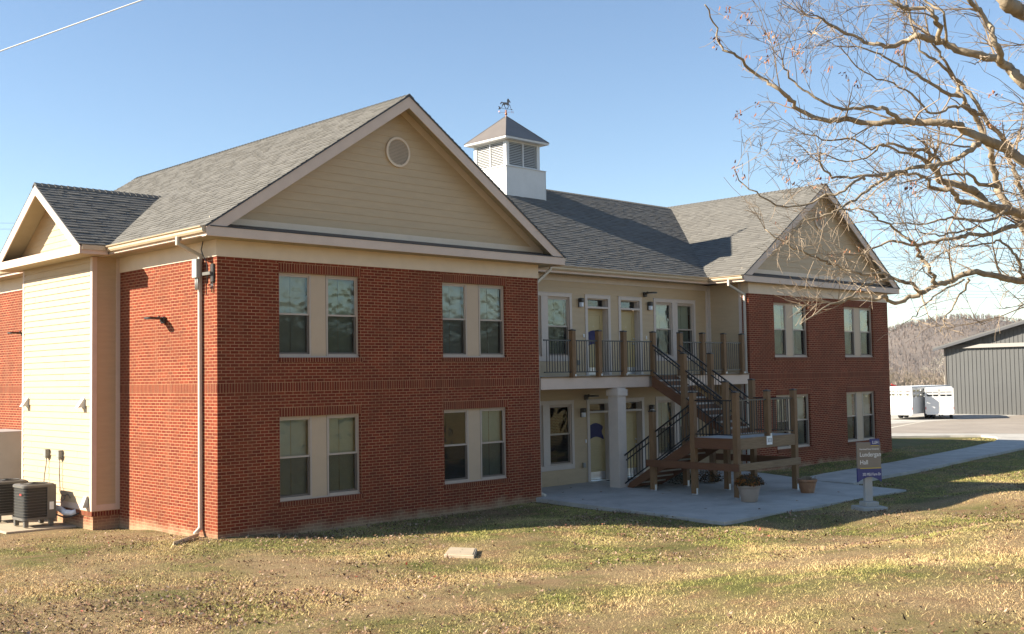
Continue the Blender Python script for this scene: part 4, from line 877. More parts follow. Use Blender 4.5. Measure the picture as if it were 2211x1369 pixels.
condenser('air conditioner standing nearest the camera in front of the cream bump-out', -1.72, -.98, 5.80, 6.54, ZP+.02); condenser('air conditioner half hidden at the left edge behind the nearer unit', -1.78, -1.04, 7.35, 8.09, ZP+.02)
for y, lb, g in ((7.02, 'left disconnect box on the cream bump-out with a cable hanging straight down', 0), (6.22, 'right disconnect box on the cream bump-out with a cable curving to the unit', 1)):
    o = (BX, y, -1.45); r = root('disconnect_box', lb, 'disconnect box', o, 'disconnect boxes')
    mb = MB(); mb.box(BX-.12, BX-.014, y-.075, y+.075, -1.53, -1.37); mb.box(BX-.13, BX-.012, y-.085, y+.085, -1.37, -1.355); mb.box(BX-.11, BX-.03, y-.05, y+.05, -1.58, -1.53); mb.build('box_body', 'tank', r, o, bev=.008)
    mb = MB()
    if g: pts = [(BX-.06, y, -1.57), (BX-.07, y+.0, -1.9), (BX-.06, y-.01, -2.15), (BX-.09, y-.1, -2.33), (BX-.12, y-.30, -2.42), (BX-.10, y-.42, -2.40), (BX-.07, y-.52, -2.37), (BX-.05, y-.60, -2.46)]
    else: pts = [(BX-.06, y, -1.57), (BX-.07, y+.01, -1.75), (BX-.10, y+.03, -2.0), (BX-.16, y-.06, -2.35), (BX-.25, y-.2, -2.6)]
    mb.tube(pts, .012, 7); mb.build('cable', 'acshell', r, o, smooth=True)
    if g:
        mb = MB(); mb.tube([(BX-.32, y-.3, -2.55), (BX-.2, y-.46, -2.55), (BX-.12, y-.45, -2.48), (BX-.10, y-.42, -2.41)], .011, 7); mb.build('cable', 'acshell', r, o, smooth=True)
o = (BX, 5.0, -2.75); r = root('refrigerant_line', 'white wrapped refrigerant pipes along the foot of the cream bump-out', 'pipe', o)
mb = MB(); mb.tube([(-1.0, 6.0, -2.80), (BX-.12, 6.35, -2.72), (BX-.10, 6.1, -2.74), (BX-.12, 5.75, -2.80), (BX-.06, 5.5, -2.80), (BX, 5.4, -2.76)], [.06, .07, .075, .07, .065, .06], 10); mb.build('pipe_wrap', 'foam', r, o, smooth=True)
mb = MB(); mb.tube([(-1.0, 5.95, -2.62), (-.98, 5.85, -2.82), (-.86, 5.6, -2.90), (BX-.12, 5.35, -2.86), (BX, 5.2, -2.78)], .018, 7); mb.build('pipe', 'black', r, o, smooth=True)
o = (BX, 4.72, -2.45); mb = MB(); mb.hexa([(BX-.16, 4.68, -2.62), (BX-.012, 4.68, -2.62), (BX-.012, 4.86, -2.62), (BX-.16, 4.86, -2.62), (BX-.06, 4.68, -2.36), (BX-.012, 4.68, -2.36), (BX-.012, 4.86, -2.36), (BX-.06, 4.86, -2.36)]); tag(mb.build('pipe_cover', 'cabinet', None, o, bev=.006), 'pale sloping pipe cover low on the corner of the cream bump-out', 'cover')
o = (-.65, 10.2, -3.1); r = root('utility_cabinet', 'tall grey utility cabinet against the brick wall at the left edge', 'cabinet', o)
mb = MB(); mb.box(-1.0, -.06, 9.62, 11.6, -3.1, -.99); mb.build('cabinet_body', 'cabinet', r, o, bev=.015)
mb = MB(); mb.box(-1.03, -1.001, 9.68, 10.55, -2.95, -1.05); mb.build('door', 'cabinet', r, o, bev=.006)
mb = MB(); mb.box(-1.012, -1.0, 10.56, 11.5, -2.95, -1.05); mb.build('door', 'cabinet', r, o, bev=.006)
o = (-.06, 9.3, -1.6); mb = MB(); mb.box(-.12, -.012, 9.15, 9.45, -1.85, -1.25); mb.box(-.13, -.01, 9.14, 9.46, -1.25, -1.235); tag(mb.build('meter_box', 'numplate', None, o, bev=.01), 'white meter box on the brick behind the bump-out corner board', 'meter box')
# ------------------------------------------------------------------ terrain
CTRL = np.array([(0, 0, -2.98), (0, 4.4, -3.14), (0, 2.2, -3.05), (-3, 6, -3.14), (2.6, -.2, -3.09), (6.7, -.3, -3.11), (9.4, -.6, -3.05), (8.6, -3, -3.07), (8.6, -6.4, -3.11), (12.5, -6.6, -3.10), (17.2, -6.5, -3.08), (13, -3, -3.16), (14, 1, -3.1), (20, -.3, -3.02), (24, -.3, -2.98), (28.6, -.3, -2.86), (34, -4.5, -2.98), (12.7, -7.7, -3.0), (9.3, -8.2, -3.16), (12, -9.7, -2.93), (15, -10.4, -2.66), (18, -9.1, -2.84), (21, -7.6, -2.95), (2, -5.2, -2.98), (6, -4.2, -2.97), (-2, -10.8, -2.78), (2, -15, -2.45), (-6, -6, -2.95), (-11.6, -20.7, -1.36), (8, -14, -2.4), (0, -20, -1.7), (-10, 0, -3.25), (-10, 12, -3.3), (20, -3.2, -3.05), (26, -2.8, -3.02), (33, -1.8, -3.02), (40, 2, -3.03), (60, 12, -3.05), (30, -15, -2.5), (20, -22, -1.9), (-25, -15, -2.2), (-30, 20, -3.4), (10, 30, -3.2), (40, 30, -3.1), (70, 40, -3.1), (70, -10, -3.0), (110, 60, -3.2), (0, -40, -.5), (60, -50, -1), (-60, -60, -.5), (-80, 60, -3.6), (0, 120, -3.4), (200, 120, -3.4), (120, -120, -2)])
_px = [(17.8, -3.5), (19.6, -3.2), (21.5, -3.05), (23.4, -2.9), (25.3, -2.75), (27.2, -2.55), (29, -2.3), (31, -2.05), (33, -1.8), (35, -1.5), (37, -1.2), (39, -.9), (41, -.3), (43, .8), (45, 1)]
_ex = [(x, y+d, -3.07) for x, y in _px for d in (-1.1, 0, 1.1)]+[(x, y, -3.09) for x in range(38, 96, 4) for y in range(-24, 28, 4) if (x-36)*.9 > 4-y*.35 or y > 4]
CTRL = np.concatenate([CTRL, np.array(_ex)])
def hgt(x, y):
    x = np.atleast_1d(np.asarray(x, float)); y = np.atleast_1d(np.asarray(y, float)); out = np.zeros(x.shape)
    for s in range(0, len(x), 20000):
        d2 = (x[s:s+20000, None]-CTRL[:, 0])**2+(y[s:s+20000, None]-CTRL[:, 1])**2; w = 1/(d2+.5)**1.7; out[s:s+20000] = (w*CTRL[:, 2]).sum(1)/w.sum(1)
    return out
def axis(a, b, lo, hi, st):
    v = list(np.arange(a, b+1e-6, st)); g = st
    while v[-1] < hi: g *= 1.22; v.append(v[-1]+g)
    g = st
    while v[0] > lo: g *= 1.22; v.insert(0, v[0]-g)
    return np.array(v)
gx, gy = axis(-14, 40, -2600, 2600, .4), axis(-24, 12, -2600, 2600, .4)
GX, GY = np.meshgrid(gx, gy); GZ = hgt(GX.ravel(), GY.ravel())
FH = Vector((FW.x, FW.y, 0)).normalized(); RH = Vector((RT.x, RT.y, 0)).normalized()
def plan(u, dep):            # plan position of an image column at a given distance
    p = CPOS+FH*dep+RH*((u-1105.5)/FPX*dep); return p.x, p.y
hx, hy = plan(2075, 560)
HX = (GX.ravel()-hx); HY = (GY.ravel()-hy); hl = HX*RH.x+HY*RH.y; hd = HX*FH.x+HY*FH.y
def hillz(l, d): return 29*np.exp(-(l/66)**2-(np.minimum(d, 0)/105)**2-(np.maximum(d, 0)/160)**2)+9*np.exp(-((l+260)/170)**2-((d-150)/160)**2)+11*np.exp(-((l-300)/170)**2-((d-120)/150)**2)
nx, ny = len(gx), len(gy)
near = np.exp(-((GX.ravel()-5)**2+(GY.ravel()+5)**2)/500)
GZ = GZ+np.array([mnoise.noise((a*.5, b*.5, 0))*.035+mnoise.noise((a*1.7, b*1.7, 3))*.012 for a, b in zip(GX.ravel(), GY.ravel())])*near
def mesh_obj(name, V, Fc, mats, attr=None):
    me = bpy.data.meshes.new(name); me.from_pydata(V, [], Fc)
    for k in mats: me.materials.append(M[k])
    if attr is not None: me.attributes.new('rnd', 'FLOAT', 'FACE').data.foreach_set('value', attr)
    me.update(); o = bpy.data.objects.new(name, me); COL.objects.link(o); return o
idx = np.arange(nx*ny).reshape(ny, nx)
Fq = np.stack([idx[:-1, :-1], idx[:-1, 1:], idx[1:, 1:], idx[1:, :-1]], -1).reshape(-1, 4)
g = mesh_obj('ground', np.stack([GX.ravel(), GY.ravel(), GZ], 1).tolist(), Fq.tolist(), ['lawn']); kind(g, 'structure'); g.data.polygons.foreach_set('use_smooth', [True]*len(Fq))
# hills beyond the farm
ls, ds = np.linspace(-520, 520, 90), np.linspace(-250, 420, 60); V = []; Fc = []
for d in ds:
    for l in ls: p = Vector((hx, hy, 0))+RH*l+FH*d; V.append((p.x, p.y, -4.2+float(hillz(l, d))+.5*mnoise.noise((l*.03, d*.03, 1))))
for j in range(59):
    for i in range(89): a = j*90+i; Fc.append((a, a+1, a+91, a+90))
kind(mesh_obj('hills', V, Fc, ['hill']), 'structure')
# ------------------------------------------------------------------ pavements
def slabz(y): return FL-.012*(YM-y)
mb = MB(); ys = [YM-.02, -.9, -3.6, -6.25]
def pe(y): return 9.33-.50*((YM-y)/7.9) if y < 0 else 9.46, (19.3 if y > 0 else 19.3-(1.4*min(1, -y/2.5)) if y > -2.5 else 17.9-.55*((-2.5-y)/3.75))
for ya_, yb_ in zip(ys[:-1], ys[1:]):
    g_ = .006 if ya_ < 1 else 0
    for f0, f1 in ((0, .36), (.36, .70), (.70, 1)):
        (l0, r0), (l1, r1) = pe(ya_), pe(yb_); q = [(l0+(r0-l0)*f0+.006, ya_-g_), (l1+(r1-l1)*f0+.006, yb_+.006), (l1+(r1-l1)*f1-.006, yb_+.006), (l0+(r0-l0)*f1-.006, ya_-g_)]
        mb.prism([(x, y, slabz(y)-.14) for x, y in q], (0, 0, .14))
kind(mb.build('patio', 'concrete', bev=.008), 'structure')
mb = MB(); nearp = [(17.70, -4.47), (19.5, -4.14), (23.3, -3.93), (28.9, -3.22), (34.6, -2.68), (40, -2.2), (50, -1.0)]; farp = [(17.92, -2.5), (20.0, -2.2), (25.2, -1.84), (28.6, -1.44), (33.2, -.89), (37.8, -.15), (39.6, .4)]
for i in range(6):
    z = FL-.045; kk = max(1, round((nearp[i+1][0]-nearp[i][0])/1.6)); L2 = lambda a, b, t: (a[0]+(b[0]-a[0])*t, a[1]+(b[1]-a[1])*t)
    for k in range(kk):
        t0, t1 = k/kk, (k+1)/kk-.006; q = [L2(nearp[i], nearp[i+1], t0), L2(nearp[i], nearp[i+1], t1), L2(farp[i], farp[i+1], t1), L2(farp[i], farp[i+1], t0)]; mb.prism([(x, y, z-.1) for x, y in q], (0, 0, .1))
p_ = [(39.6, .4), (41.3, 1.2), (42.0, 2.2), (41.3, 3.4), (40.2, 4.6), (38.6, 6.2), (36, 9.5), (33, 14), (45, 14), (52, -1), (50, -1.0), (40, -2.2)]
mb.prism([(x, y, FL-.144) for x, y in p_], (0, 0, .1)); kind(mb.build('path', 'concrete'), 'structure')
mb = MB(); ap = [(41.6, 6.9), (44.4, .5), (52, -20), (110, -60), (140, -20), (90, 10), (63.5, 9.6), (50.6, 11.2), (40, 15), (30, 30), (20, 60), (8, 60), (20, 30), (34, 14)]
mb.face([(x, y, FL-.036) for x, y in ap]); kind(mb.build('parking_lot', 'asphalt'), 'structure')
mb = MB(); mb.face([(x, y, FL-.032) for x, y in [(50.6, 11.2), (63.5, 9.6), (90, 9), (90, 25), (64, 22), (48, 24), (38, 20)]]); kind(mb.build('barn_apron', 'concrete'), 'structure')
mb = MB(); mb.face([(x, y, FL-.028) for x, y in [(46.0, 8.9), (54.4, 10.9), (54.5, 11.05), (46.0, 9.1)]]); kind(mb.build('road_marking', 'paint'), 'structure')
mb = MB(); mb.prism([(x, y, -3.2) for x, y in [(-2.2, 5.55), (-.64, 5.4), (-.64, 9.4), (-3.4, 9.4), (-3.2, 7.2), (-2.2, 6.9)]], (0, 0, .105)); kind(mb.build('concrete_pad', 'cover', bev=.01), 'structure')
# utility cover in the lawn
o = (1.93, -5.33, -2.99); r = root('utility_cover', 'square pale concrete utility cover lying in the lawn', 'utility cover', o)
cq = [(1.50, -5.36), (1.76, -5.88), (2.36, -5.30), (2.12, -4.80)]; zc_ = float(hgt(1.93, -5.33)[0])+.06
mb = MB(); mb.prism([(x, y, zc_-.15) for x, y in cq], (0, 0, .15)); mb.build('cover_frame', 'cover', r, o, bev=.012)
mb = MB(); cxm, cym = sum(p[0] for p in cq)/4, sum(p[1] for p in cq)/4; mb.prism([(cxm+(x-cxm)*.88, cym+(y-cym)*.88, zc_+.0005) for x, y in cq], (0, 0, .008)); mb.build('lid', 'cover', r, o, bev=.003)
mb = MB()
for s in (-.5, .5): mb.tube([(cxm+s*.35*(cq[3][0]-cq[0][0])*1.0, cym+s*.35*(cq[3][1]-cq[0][1]), zc_+.0045), (cxm+s*.35*(cq[3][0]-cq[0][0]), cym+s*.35*(cq[3][1]-cq[0][1]), zc_+.010)], .014, 8)
mb.build('bolt', 'dark', r, o)
# ------------------------------------------------------------------ grass and fallen leaves
def free(x, y):              # true where lawn, not paving or building, lies
    b = ((x > -.05) & (x < W1+.02) & (y > -.02)) | ((x > BX-.02) & (x < 0) & (y > B0-.02)) | ((x > X2) & (x < X3+.03) & (y > -.02)) | ((x > 8.95-.09*(y+6.25)*-.1) & (x < 17.6) & (y > -6.27)) | ((x > 17.3) & (x < 19.4) & (y > -.9))
    b |= (y > -4.47+.11*(x-17.7)) & (y < -2.5+.115*(x-17.9)) & (x > 17.3)
    b |= (x < -.6) & (x > -2.2) & (y > 5.5) & (y < 9.4)
    b |= (np.abs((x-1.93)*.73-(y+5.33)*.68) < .42) & (np.abs((x-1.93)*.68+(y+5.33)*.73) < .26) & False
    b |= ((x-1.93)**2+(y+5.33)**2 < .13)
    return ~b
def patch(x, y, s, seed=0): return np.array([mnoise.fractal((a*s, b*s, seed), 1, 2, 3) for a, b in zip(x, y)])
def blades(n, x0, x1, y0, y1, hmin, hmax, w):
    x = rng.uniform(x0, x1, n); y = rng.uniform(y0, y1, n); k = free(x, y)
    d = (x-CPOS.x)*FH.x+(y-CPOS.y)*FH.y; s = (x-CPOS.x)*RH.x+(y-CPOS.y)*RH.y; k &= (d > 8) & (np.abs(s) < d*.56+1)
    x, y = x[k], y[k]; z = hgt(x, y)-.015; n = len(x); h = rng.uniform(hmin, hmax, n); a = rng.uniform(0, 6.283, n); ww = w*rng.uniform(.6, 1.4, n)
    tx, ty = rng.normal(0, .75, n)*h, rng.normal(0, .75, n)*h
    V = np.empty((n, 3, 3)); V[:, 0] = np.stack([x-np.cos(a)*ww, y-np.sin(a)*ww, z], 1); V[:, 1] = np.stack([x+np.cos(a)*ww, y+np.sin(a)*ww, z], 1); V[:, 2] = np.stack([x+tx, y+ty, z+h], 1)
    return V.reshape(-1, 3), rng.random(n)
Vs = []; As = []
for args in ((620000, -9, 14, -17, 1, .012, .038, .0040), (330000, -5, 30, -14, 5, .018, .046, .0062), (70000, 17, 44, -12, 2, .02, .055, .014), (26000, -9, 12, -16, 1, .04, .075, .006)):
    v, a = blades(*args); Vs.append(v); As.append(a)
V = np.concatenate(Vs); A_ = np.concatenate(As)
def tri_obj(name, V, k, matn, A_):
    n = len(V)//k; me = bpy.data.meshes.new(name); me.vertices.add(len(V)); me.vertices.foreach_set('co', V.ravel().astype(np.float32))
    me.loops.add(n*k); me.loops.foreach_set('vertex_index', np.arange(n*k, dtype=np.int32)); me.polygons.add(n); me.polygons.foreach_set('loop_start', np.arange(0, n*k, k, dtype=np.int32)); me.polygons.foreach_set('loop_total', np.full(n, k, np.int32))
    me.materials.append(M[matn]); me.attributes.new('rnd', 'FLOAT', 'FACE').data.foreach_set('value', A_.astype(np.float32)); me.update(); me.validate()
    o = bpy.data.objects.new(name, me); COL.objects.link(o); return o
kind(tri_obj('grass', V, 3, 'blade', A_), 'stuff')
n = 330000; x = rng.uniform(-9, 26, n); y = rng.uniform(-17, 4, n); k = free(x, y); x, y = x[k], y[k]
dens = np.clip(.10+.9*patch(x, y, .30, 5)+.6*patch(x, y, 1.1, 9), 0.012, 1)
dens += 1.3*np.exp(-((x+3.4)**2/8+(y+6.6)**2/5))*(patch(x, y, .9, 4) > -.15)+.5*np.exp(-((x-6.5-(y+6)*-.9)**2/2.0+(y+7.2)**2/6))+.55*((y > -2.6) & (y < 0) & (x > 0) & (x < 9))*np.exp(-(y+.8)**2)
dens *= np.where((x-2)**2*.05+(y+12)**2*.08 < .9, .35, 1)
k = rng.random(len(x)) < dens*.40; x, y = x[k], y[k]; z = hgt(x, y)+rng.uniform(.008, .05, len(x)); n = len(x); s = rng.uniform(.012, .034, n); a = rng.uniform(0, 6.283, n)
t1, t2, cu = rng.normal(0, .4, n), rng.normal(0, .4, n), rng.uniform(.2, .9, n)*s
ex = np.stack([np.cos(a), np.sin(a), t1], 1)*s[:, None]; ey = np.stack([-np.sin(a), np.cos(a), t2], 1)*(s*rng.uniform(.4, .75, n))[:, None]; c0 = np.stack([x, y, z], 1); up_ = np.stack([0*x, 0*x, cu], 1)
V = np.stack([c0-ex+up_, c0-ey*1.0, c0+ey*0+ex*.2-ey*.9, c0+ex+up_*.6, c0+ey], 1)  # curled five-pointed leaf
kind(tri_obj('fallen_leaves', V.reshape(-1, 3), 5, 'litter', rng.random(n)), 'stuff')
for i, (x, y) in enumerate([(10.1, .8), (10.6, .3), (11.4, -.4), (12.2, -1.9), (10.9, -3.2), (12.9, -1.6), (11.6, .9), (13.2, -5.4), (9.8, -1.2), (10.4, -4.6), (15.6, -5.2), (11.2, -5.6)]):
    mb = MB(); z = slabz(y)+.003; a = random.random()*6; e = Vector((math.cos(a), math.sin(a), 0))*.055; f = Vector((-math.sin(a), math.cos(a), 0))*.035; c0 = Vector((x, y, z))
    mb.face([c0-e+Vector((0, 0, .02)), c0-f, c0+e*.4-f, c0+e+Vector((0, 0, .015)), c0+f]); o = tag(mb.build('fallen_leaf', 'litter', None, (x, y, z)), 'curled dead leaf lying on the shaded concrete patio', 'leaf', 'stray leaves on the patio')
# ------------------------------------------------------------------ barn
bo = Vector((66.2, 14.9, FL-.03)); bu = Vector((-.11, -1, 0)).normalized(); bn = Vector((-1, .11, 0)).normalized()
def BP(a, z, d=0): return bo+bu*a+bn*d+Vector((0, 0, z))
bw, bh, bs = 15.0, 4.75, .25; barn = root('barn', 'large dark grey ribbed steel barn with a low gable roof at the right edge', 'barn', bo)
mb = MB(); BO2 = tuple(bo)
mb.face([BP(0, 0), BP(bw, 0), BP(bw, bh), BP(bw/2, bh+bw/2*bs), BP(0, bh)]); mb.face([BP(0, 0, -24), BP(0, 0), BP(0, bh), BP(0, bh, -24)]); mb.face([BP(bw, 0), BP(bw, 0, -24), BP(bw, bh, -24), BP(bw, bh)])
a = .18
while a < bw: mb.hexa([BP(a-.03, .02, .035), BP(a+.03, .02, .035), BP(a+.05, .02, -.01), BP(a-.05, .02, -.01), BP(a-.03, bh+min(a, bw-a)*bs-.2, .035), BP(a+.03, bh+min(a, bw-a)*bs-.2, .035), BP(a+.05, bh+min(a, bw-a)*bs-.2, -.01), BP(a-.05, bh+min(a, bw-a)*bs-.2, -.01)]); a += .305
mb.build('wall', 'barnwall', barn, BO2)
mb = MB()
for s, (a0, a1) in enumerate(((-.55, bw/2), (bw+.55, bw/2))):
    z0, z1 = bh-.14, bh+bw/2*bs; mb.prism([BP(a0, z0, .7), BP(a1, z1, .7), BP(a1, z1+.1, .7), BP(a0, z0+.1, .7)], -bn*25)
mb.build('roof', 'barnroof', barn, BO2)
mb = MB()
for (a0, a1) in ((-.55, bw/2), (bw+.55, bw/2)): mb.prism([BP(a0, bh-.30, .72), BP(a1, bh-.16+bw/2*bs, .72), BP(a1, bh+.0+bw/2*bs, .72), BP(a0, bh-.14, .72)], -bn*.05)
mb.build('barge_board', 'flash', barn, BO2)
mb = MB(); mb.hexa([BP(-.1, bh-.12, .28), BP(bw, bh-.12, .28), BP(bw, bh-.12, .0), BP(-.1, bh-.12, 0), BP(-.1, bh+.14, .2), BP(bw, bh+.14, .2), BP(bw, bh+.14, 0), BP(-.1, bh+.14, 0)]); mb.box(0, 0, 0, 0, 0, 0) if False else None; mb.build('door_track', 'barntrim', barn, BO2)
mb = MB(); mb.hexa([BP(-.08, 0, .06), BP(.06, 0, .06), BP(.06, 0, -.04), BP(-.08, 0, -.04), BP(-.08, bh-.1, .06), BP(.06, bh-.1, .06), BP(.06, bh-.1, -.04), BP(-.08, bh-.1, -.04)]); mb.build('corner_trim', 'barntrim', barn, BO2)
# ------------------------------------------------------------------ horse trailers
def trailer(u, dep, yaw, label, w, h, L, mt, cat='trailer', slots=True, doors=True, zt=.38):
    x, y = plan(u, dep); o = (x, y, FL-.03); r = root('horse_trailer', label, cat, o, 'trailers parked beside the barn'); r.rotation_euler.z = math.atan2(FH.y, FH.x)-math.pi/2+yaw
    def bb(mb, *a, m=0): mb.box(*a, m)
    z0, z1 = zt, h
    mb = MB(); t = .05; hw = w/2
    bb(mb, -hw, hw, .02, L, z0, z0+.1); bb(mb, -hw, hw, .02, L, z1-.04, z1)
    for sx in (-1, 1):
        x0, x1 = sorted((sx*hw, sx*(hw-t))); zz = z0+.1
        if slots:
            bb(mb, x0, x1, .02, L, z0+.1, z1-.62); bb(mb, x0, x1, .02, L, z1-.46, z1-.32); bb(mb, x0, x1, .02, L, z1-.16, z1-.04)
            for k in range(int(L/.55)+1): bb(mb, x0+.003*0, x1, .02+k*.55, .10+k*.55, z1-.62, z1-.04)
        else: bb(mb, x0, x1, .02, L, z0+.1, z1-.04)
        k = z0+.16
        while k < z1-.7: bb(mb, *sorted((sx*hw, sx*(hw+.012))), .06, L-.02, k, k+.05); k += .11
    bb(mb, -hw, hw, L-.05, L, z0, z1); mb.build('body', mt, r)
    mb = MB(); bb(mb, -hw+.06, hw-.06, .05, L-.06, z1+.001, z1+.06); mb.build('roof', mt, r, bev=.02)
    if doors:
        for s, (a, b) in enumerate(((-hw+.07, -.006), (.006, hw-.07))):
            mb = MB(); bb(mb, a, b, 0, .04, z0+.03, z1-.52); bb(mb, a, b, 0, .04, z1-.40, z1-.28); bb(mb, a, b, 0, .04, z1-.22, z1-.09)
            for q in (a, (a+b)/2-.02, b-.05): bb(mb, q, q+.05, 0, .04, z1-.52, z1-.09)
            mb.build('rear_door', mt, r)
        mb = MB(); bb(mb, -hw, -hw+.07, -.02, .05, z0-.02, z1); bb(mb, hw-.07, hw, -.02, .05, z0-.02, z1); bb(mb, -hw+.07, hw-.07, -.02, .05, z1-.085, z1); bb(mb, -hw+.07, hw-.07, -.03, .05, z0-.08, z0+.025); mb.build('rear_frame', mt, r, bev=.01)
        for sx in (-1, 1):
            mb = MB(); bb(mb, *sorted((sx*(hw-.055), sx*(hw-.015))), -.035, -.0205, z0+.25, z0+.42); mb.build('tail_light', 'red', r)
    for sx in (-1, 1):
        for k in (.42, .55):
            mb = MB(); cx_ = sx*(hw+.06 if not doors else hw-.18); mb.tube([(cx_-.09, L*k, .33), (cx_+.09, L*k, .33)], .33, 18); w_ = mb.build('wheel', 'rubber', r)
            mb = MB(); mb.tube([(cx_-.095, L*k, .33), (cx_+.095, L*k, .33)], .17, 12); mb.build('rim', 'steel', w_)
    mb = MB(); mb.beam((0, L, z0), (0, L+1.2, z0), .1, .1); bb(mb, -.05, .05, L+.9, L+1.0, 0, z0+.3); mb.build('hitch', 'black', r)
    return r
trailer(1930, 71.5, -.75, 'long white horse trailer half hidden by the corner of the brick building', 2.15, 2.05, 6.3, 'trailer'); trailer(2023, 71.0, -.36, 'white horse trailer with twin slotted rear doors next to the grey barn', 1.72, 1.98, 4.0, 'trailer')
x, y = plan(1940, 96); o = (x, y, FL); r = root('gate_arm', 'slanting red pipe arm rising behind the white trailers', 'gate arm', o)
mb = MB(); A0, A1 = Vector(plan(1920, 96)+(-1.05,)), Vector(plan(1962, 96)+(-1.75,)); mb.tube([A0, A1], .10, 8); mb.build('arm', 'red', r, o)
mb = MB(); mb.tube([Vector(plan(1921, 96)+(FL-.2,)), A0], .08, 8); mb.tube([Vector(plan(1961, 96)+(FL-.2,)), A1], .06, 8); mb.build('post', 'black', r, o)
x, y = plan(2049, 118); o = (x, y, FL-.1); r = root('farm_shed', 'small white roofed shed far behind the trailers at the barn corner', 'shed', o)
mb = MB(); mb.box(x-.5, x+.5, y-.5, y+.5, FL-.1, FL+1.2); mb.build('wall', 'trailer', r, o)
mb = MB(); mb.prism([(x-.65, y-.65, FL+1.18), (x+.65, y-.65, FL+1.18), (x, y-.65, FL+1.55)], (0, 1.3, 0)); mb.build('roof', 'white', r, o)
# ------------------------------------------------------------------ far trees
def grow(mb, p, d, L, r, lev, spread, nch, rmin, out, up=.25, seg=4, sides=4):
    pts = [p]; rad = [r]; q = Vector(p); dd = Vector(d).normalized()
    for i in range(seg):
        dd = (dd+Vector((random.gauss(0, .16), random.gauss(0, .16), random.gauss(0, .12)+up*.25))).normalized(); q = q+dd*(L/seg); pts.append(q.copy()); rad.append(max(rmin, r*(1-(i+1)/seg*.65)))
    mb.tube(pts, rad, sides, cap=False)
    if lev == 0: out.append(pts[-1]); return
    for k in range(nch):
        t = random.uniform(.25, 1.0); i = min(seg-1, int(t*seg)); b = pts[i].lerp(pts[i+1], t*seg-i); ax = Vector((random.gauss(0, 1), random.gauss(0, 1), random.gauss(0, .6))).normalized()
        nd_ = (dd*(1-spread)+ax*spread+Vector((0, 0, up*.5))).normalized(); grow(mb, b, nd_, L*random.uniform(.42, .68), max(rmin, rad[i]*.5), lev-1, spread, nch, rmin, out, up, max(2, seg-1), 3)
def bare_tree(label, matn, h, seed, group=None):
    random.seed(seed); r = root('bare_tree', label, 'tree', (0, 0, 0), group)
    mb = MB(); mb.tube([(0, 0, -.3), (.05, 0, h*.2), (0, .08, h*.42)], [h*.017, h*.0135, h*.011], 7); mb.build('trunk', matn, r)
    mb = MB(); grow(mb, (0, 0, h*.22), (0, 0, 1), h*.62, h*.011, 3, .55, 6, h*.0022, []); mb.build('crown', matn, r); return r
GRP = 'bare trees in the row behind the trailers'; LB = 'bare brown winter tree in the row behind the trailers'
protos = [bare_tree(LB, 'farbark', 9.0, s, GRP) for s in (3, 11, 29)]
random.seed(5); spots = [(1890+i*11.5+random.uniform(-5, 5), random.uniform(165, 250)) for i in range(34)]
for i, (u, d) in enumerate(spots):
    t = protos[i] if i < 3 else copytree(protos[i % 3]); x, y = plan(u, d); t.location = (x, y, -3.9); s = random.uniform(.28, .44)*(.75+d/700); t.scale = (s*1.1, s*1.1, s); t.rotation_euler.z = random.random()*6
    t['label'] = LB; t['group'] = GRP
t = bare_tree('pale barked sycamore standing out of the brown trees left of the barn', 'palebark', 9.6, 41); x, y = plan(2037, 158); t.location = (x, y, -3.8); t.scale = (.56, .56, .60)
random.seed(12); Vl = []; Al = []
def fartree(x, y, z, h, br, wd=1):
    for i in range(11):
        b = Vector((x, y, z+h*random.uniform(0, .6))); a = random.random()*6.283; l = random.uniform(.25, .55)*h; t = b+Vector((math.cos(a)*l*.5, math.sin(a)*l*.5, l*random.uniform(.5, 1)))
        if i == 0: b, t = Vector((x, y, z-.5)), Vector((x, y, z+h*.9))
        w = RH*(.13 if i == 0 else random.uniform(.06, .15)); w = w*(wd if i % 2 else .9*wd)+FH*random.uniform(-.12, .12); Vl.extend([b-w, b+w, t]); Al.append(min(1, max(0, br+random.gauss(0, .12))))
for i in range(15000):
    l = random.uniform(-200, 200) if i % 3 else random.uniform(-480, 480); d = random.uniform(-245, 60); p = Vector((hx, hy, 0))+RH*l+FH*d; z = -4.4+float(hillz(l, d)); fartree(p.x, p.y, z, random.uniform(2.4, 3.9), random.uniform(.4, .6))
for i in range(1500):
    u = random.uniform(1850, 2500); d = random.uniform(180, 300); x, y = plan(u, d); fartree(x, y, -4.0, random.uniform(1.4, 2.8), random.uniform(.55, .95))
for i in range(900): fartree(random.uniform(28, 88), random.uniform(-105, -58), -2.5, random.uniform(8, 14), random.uniform(.1, .6), 2.6)
kind(tri_obj('woods', np.array([tuple(v) for v in Vl]), 3, 'hillwood', np.array(Al)), 'stuff')
# ------------------------------------------------------------------ cables
def wire(pts, r, m, label, grp=None, sag=0, name='power_line'):
    a, b = Vector(pts[0]), Vector(pts[1]); P_ = [a.lerp(b, i/24)-Vector((0, 0, sag*4*(i/24)*(1-i/24))) for i in range(25)]; mb = MB(); mb.tube(P_, r, 6, cap=False); o = mb.build(name, m, None, tuple(a), smooth=True)
    return tag(o, label, 'cable', grp)
def ray(u, v, dep): return CPOS+(FW+RT*((u-1105.5)/FPX)+UP*((684.5-v)/FPX))*dep
wire((ray(-500, 291, 13), ray(900, -214, 12.2)), .0075, 'wire', 'bright sunlit overhead cable crossing the top left corner of the sky', None, .0, 'overhead_cable')
for i, (v0, v1) in enumerate(((556, 560), (563, 567), (624, 631), (633, 637), (638, 644))):
    wire((ray(1700, v0-4, 130), ray(2500, v1+6, 118)), .016, 'pline', 'thin dark power line crossing the sky behind the oak limbs', 'power lines at the right', .0)
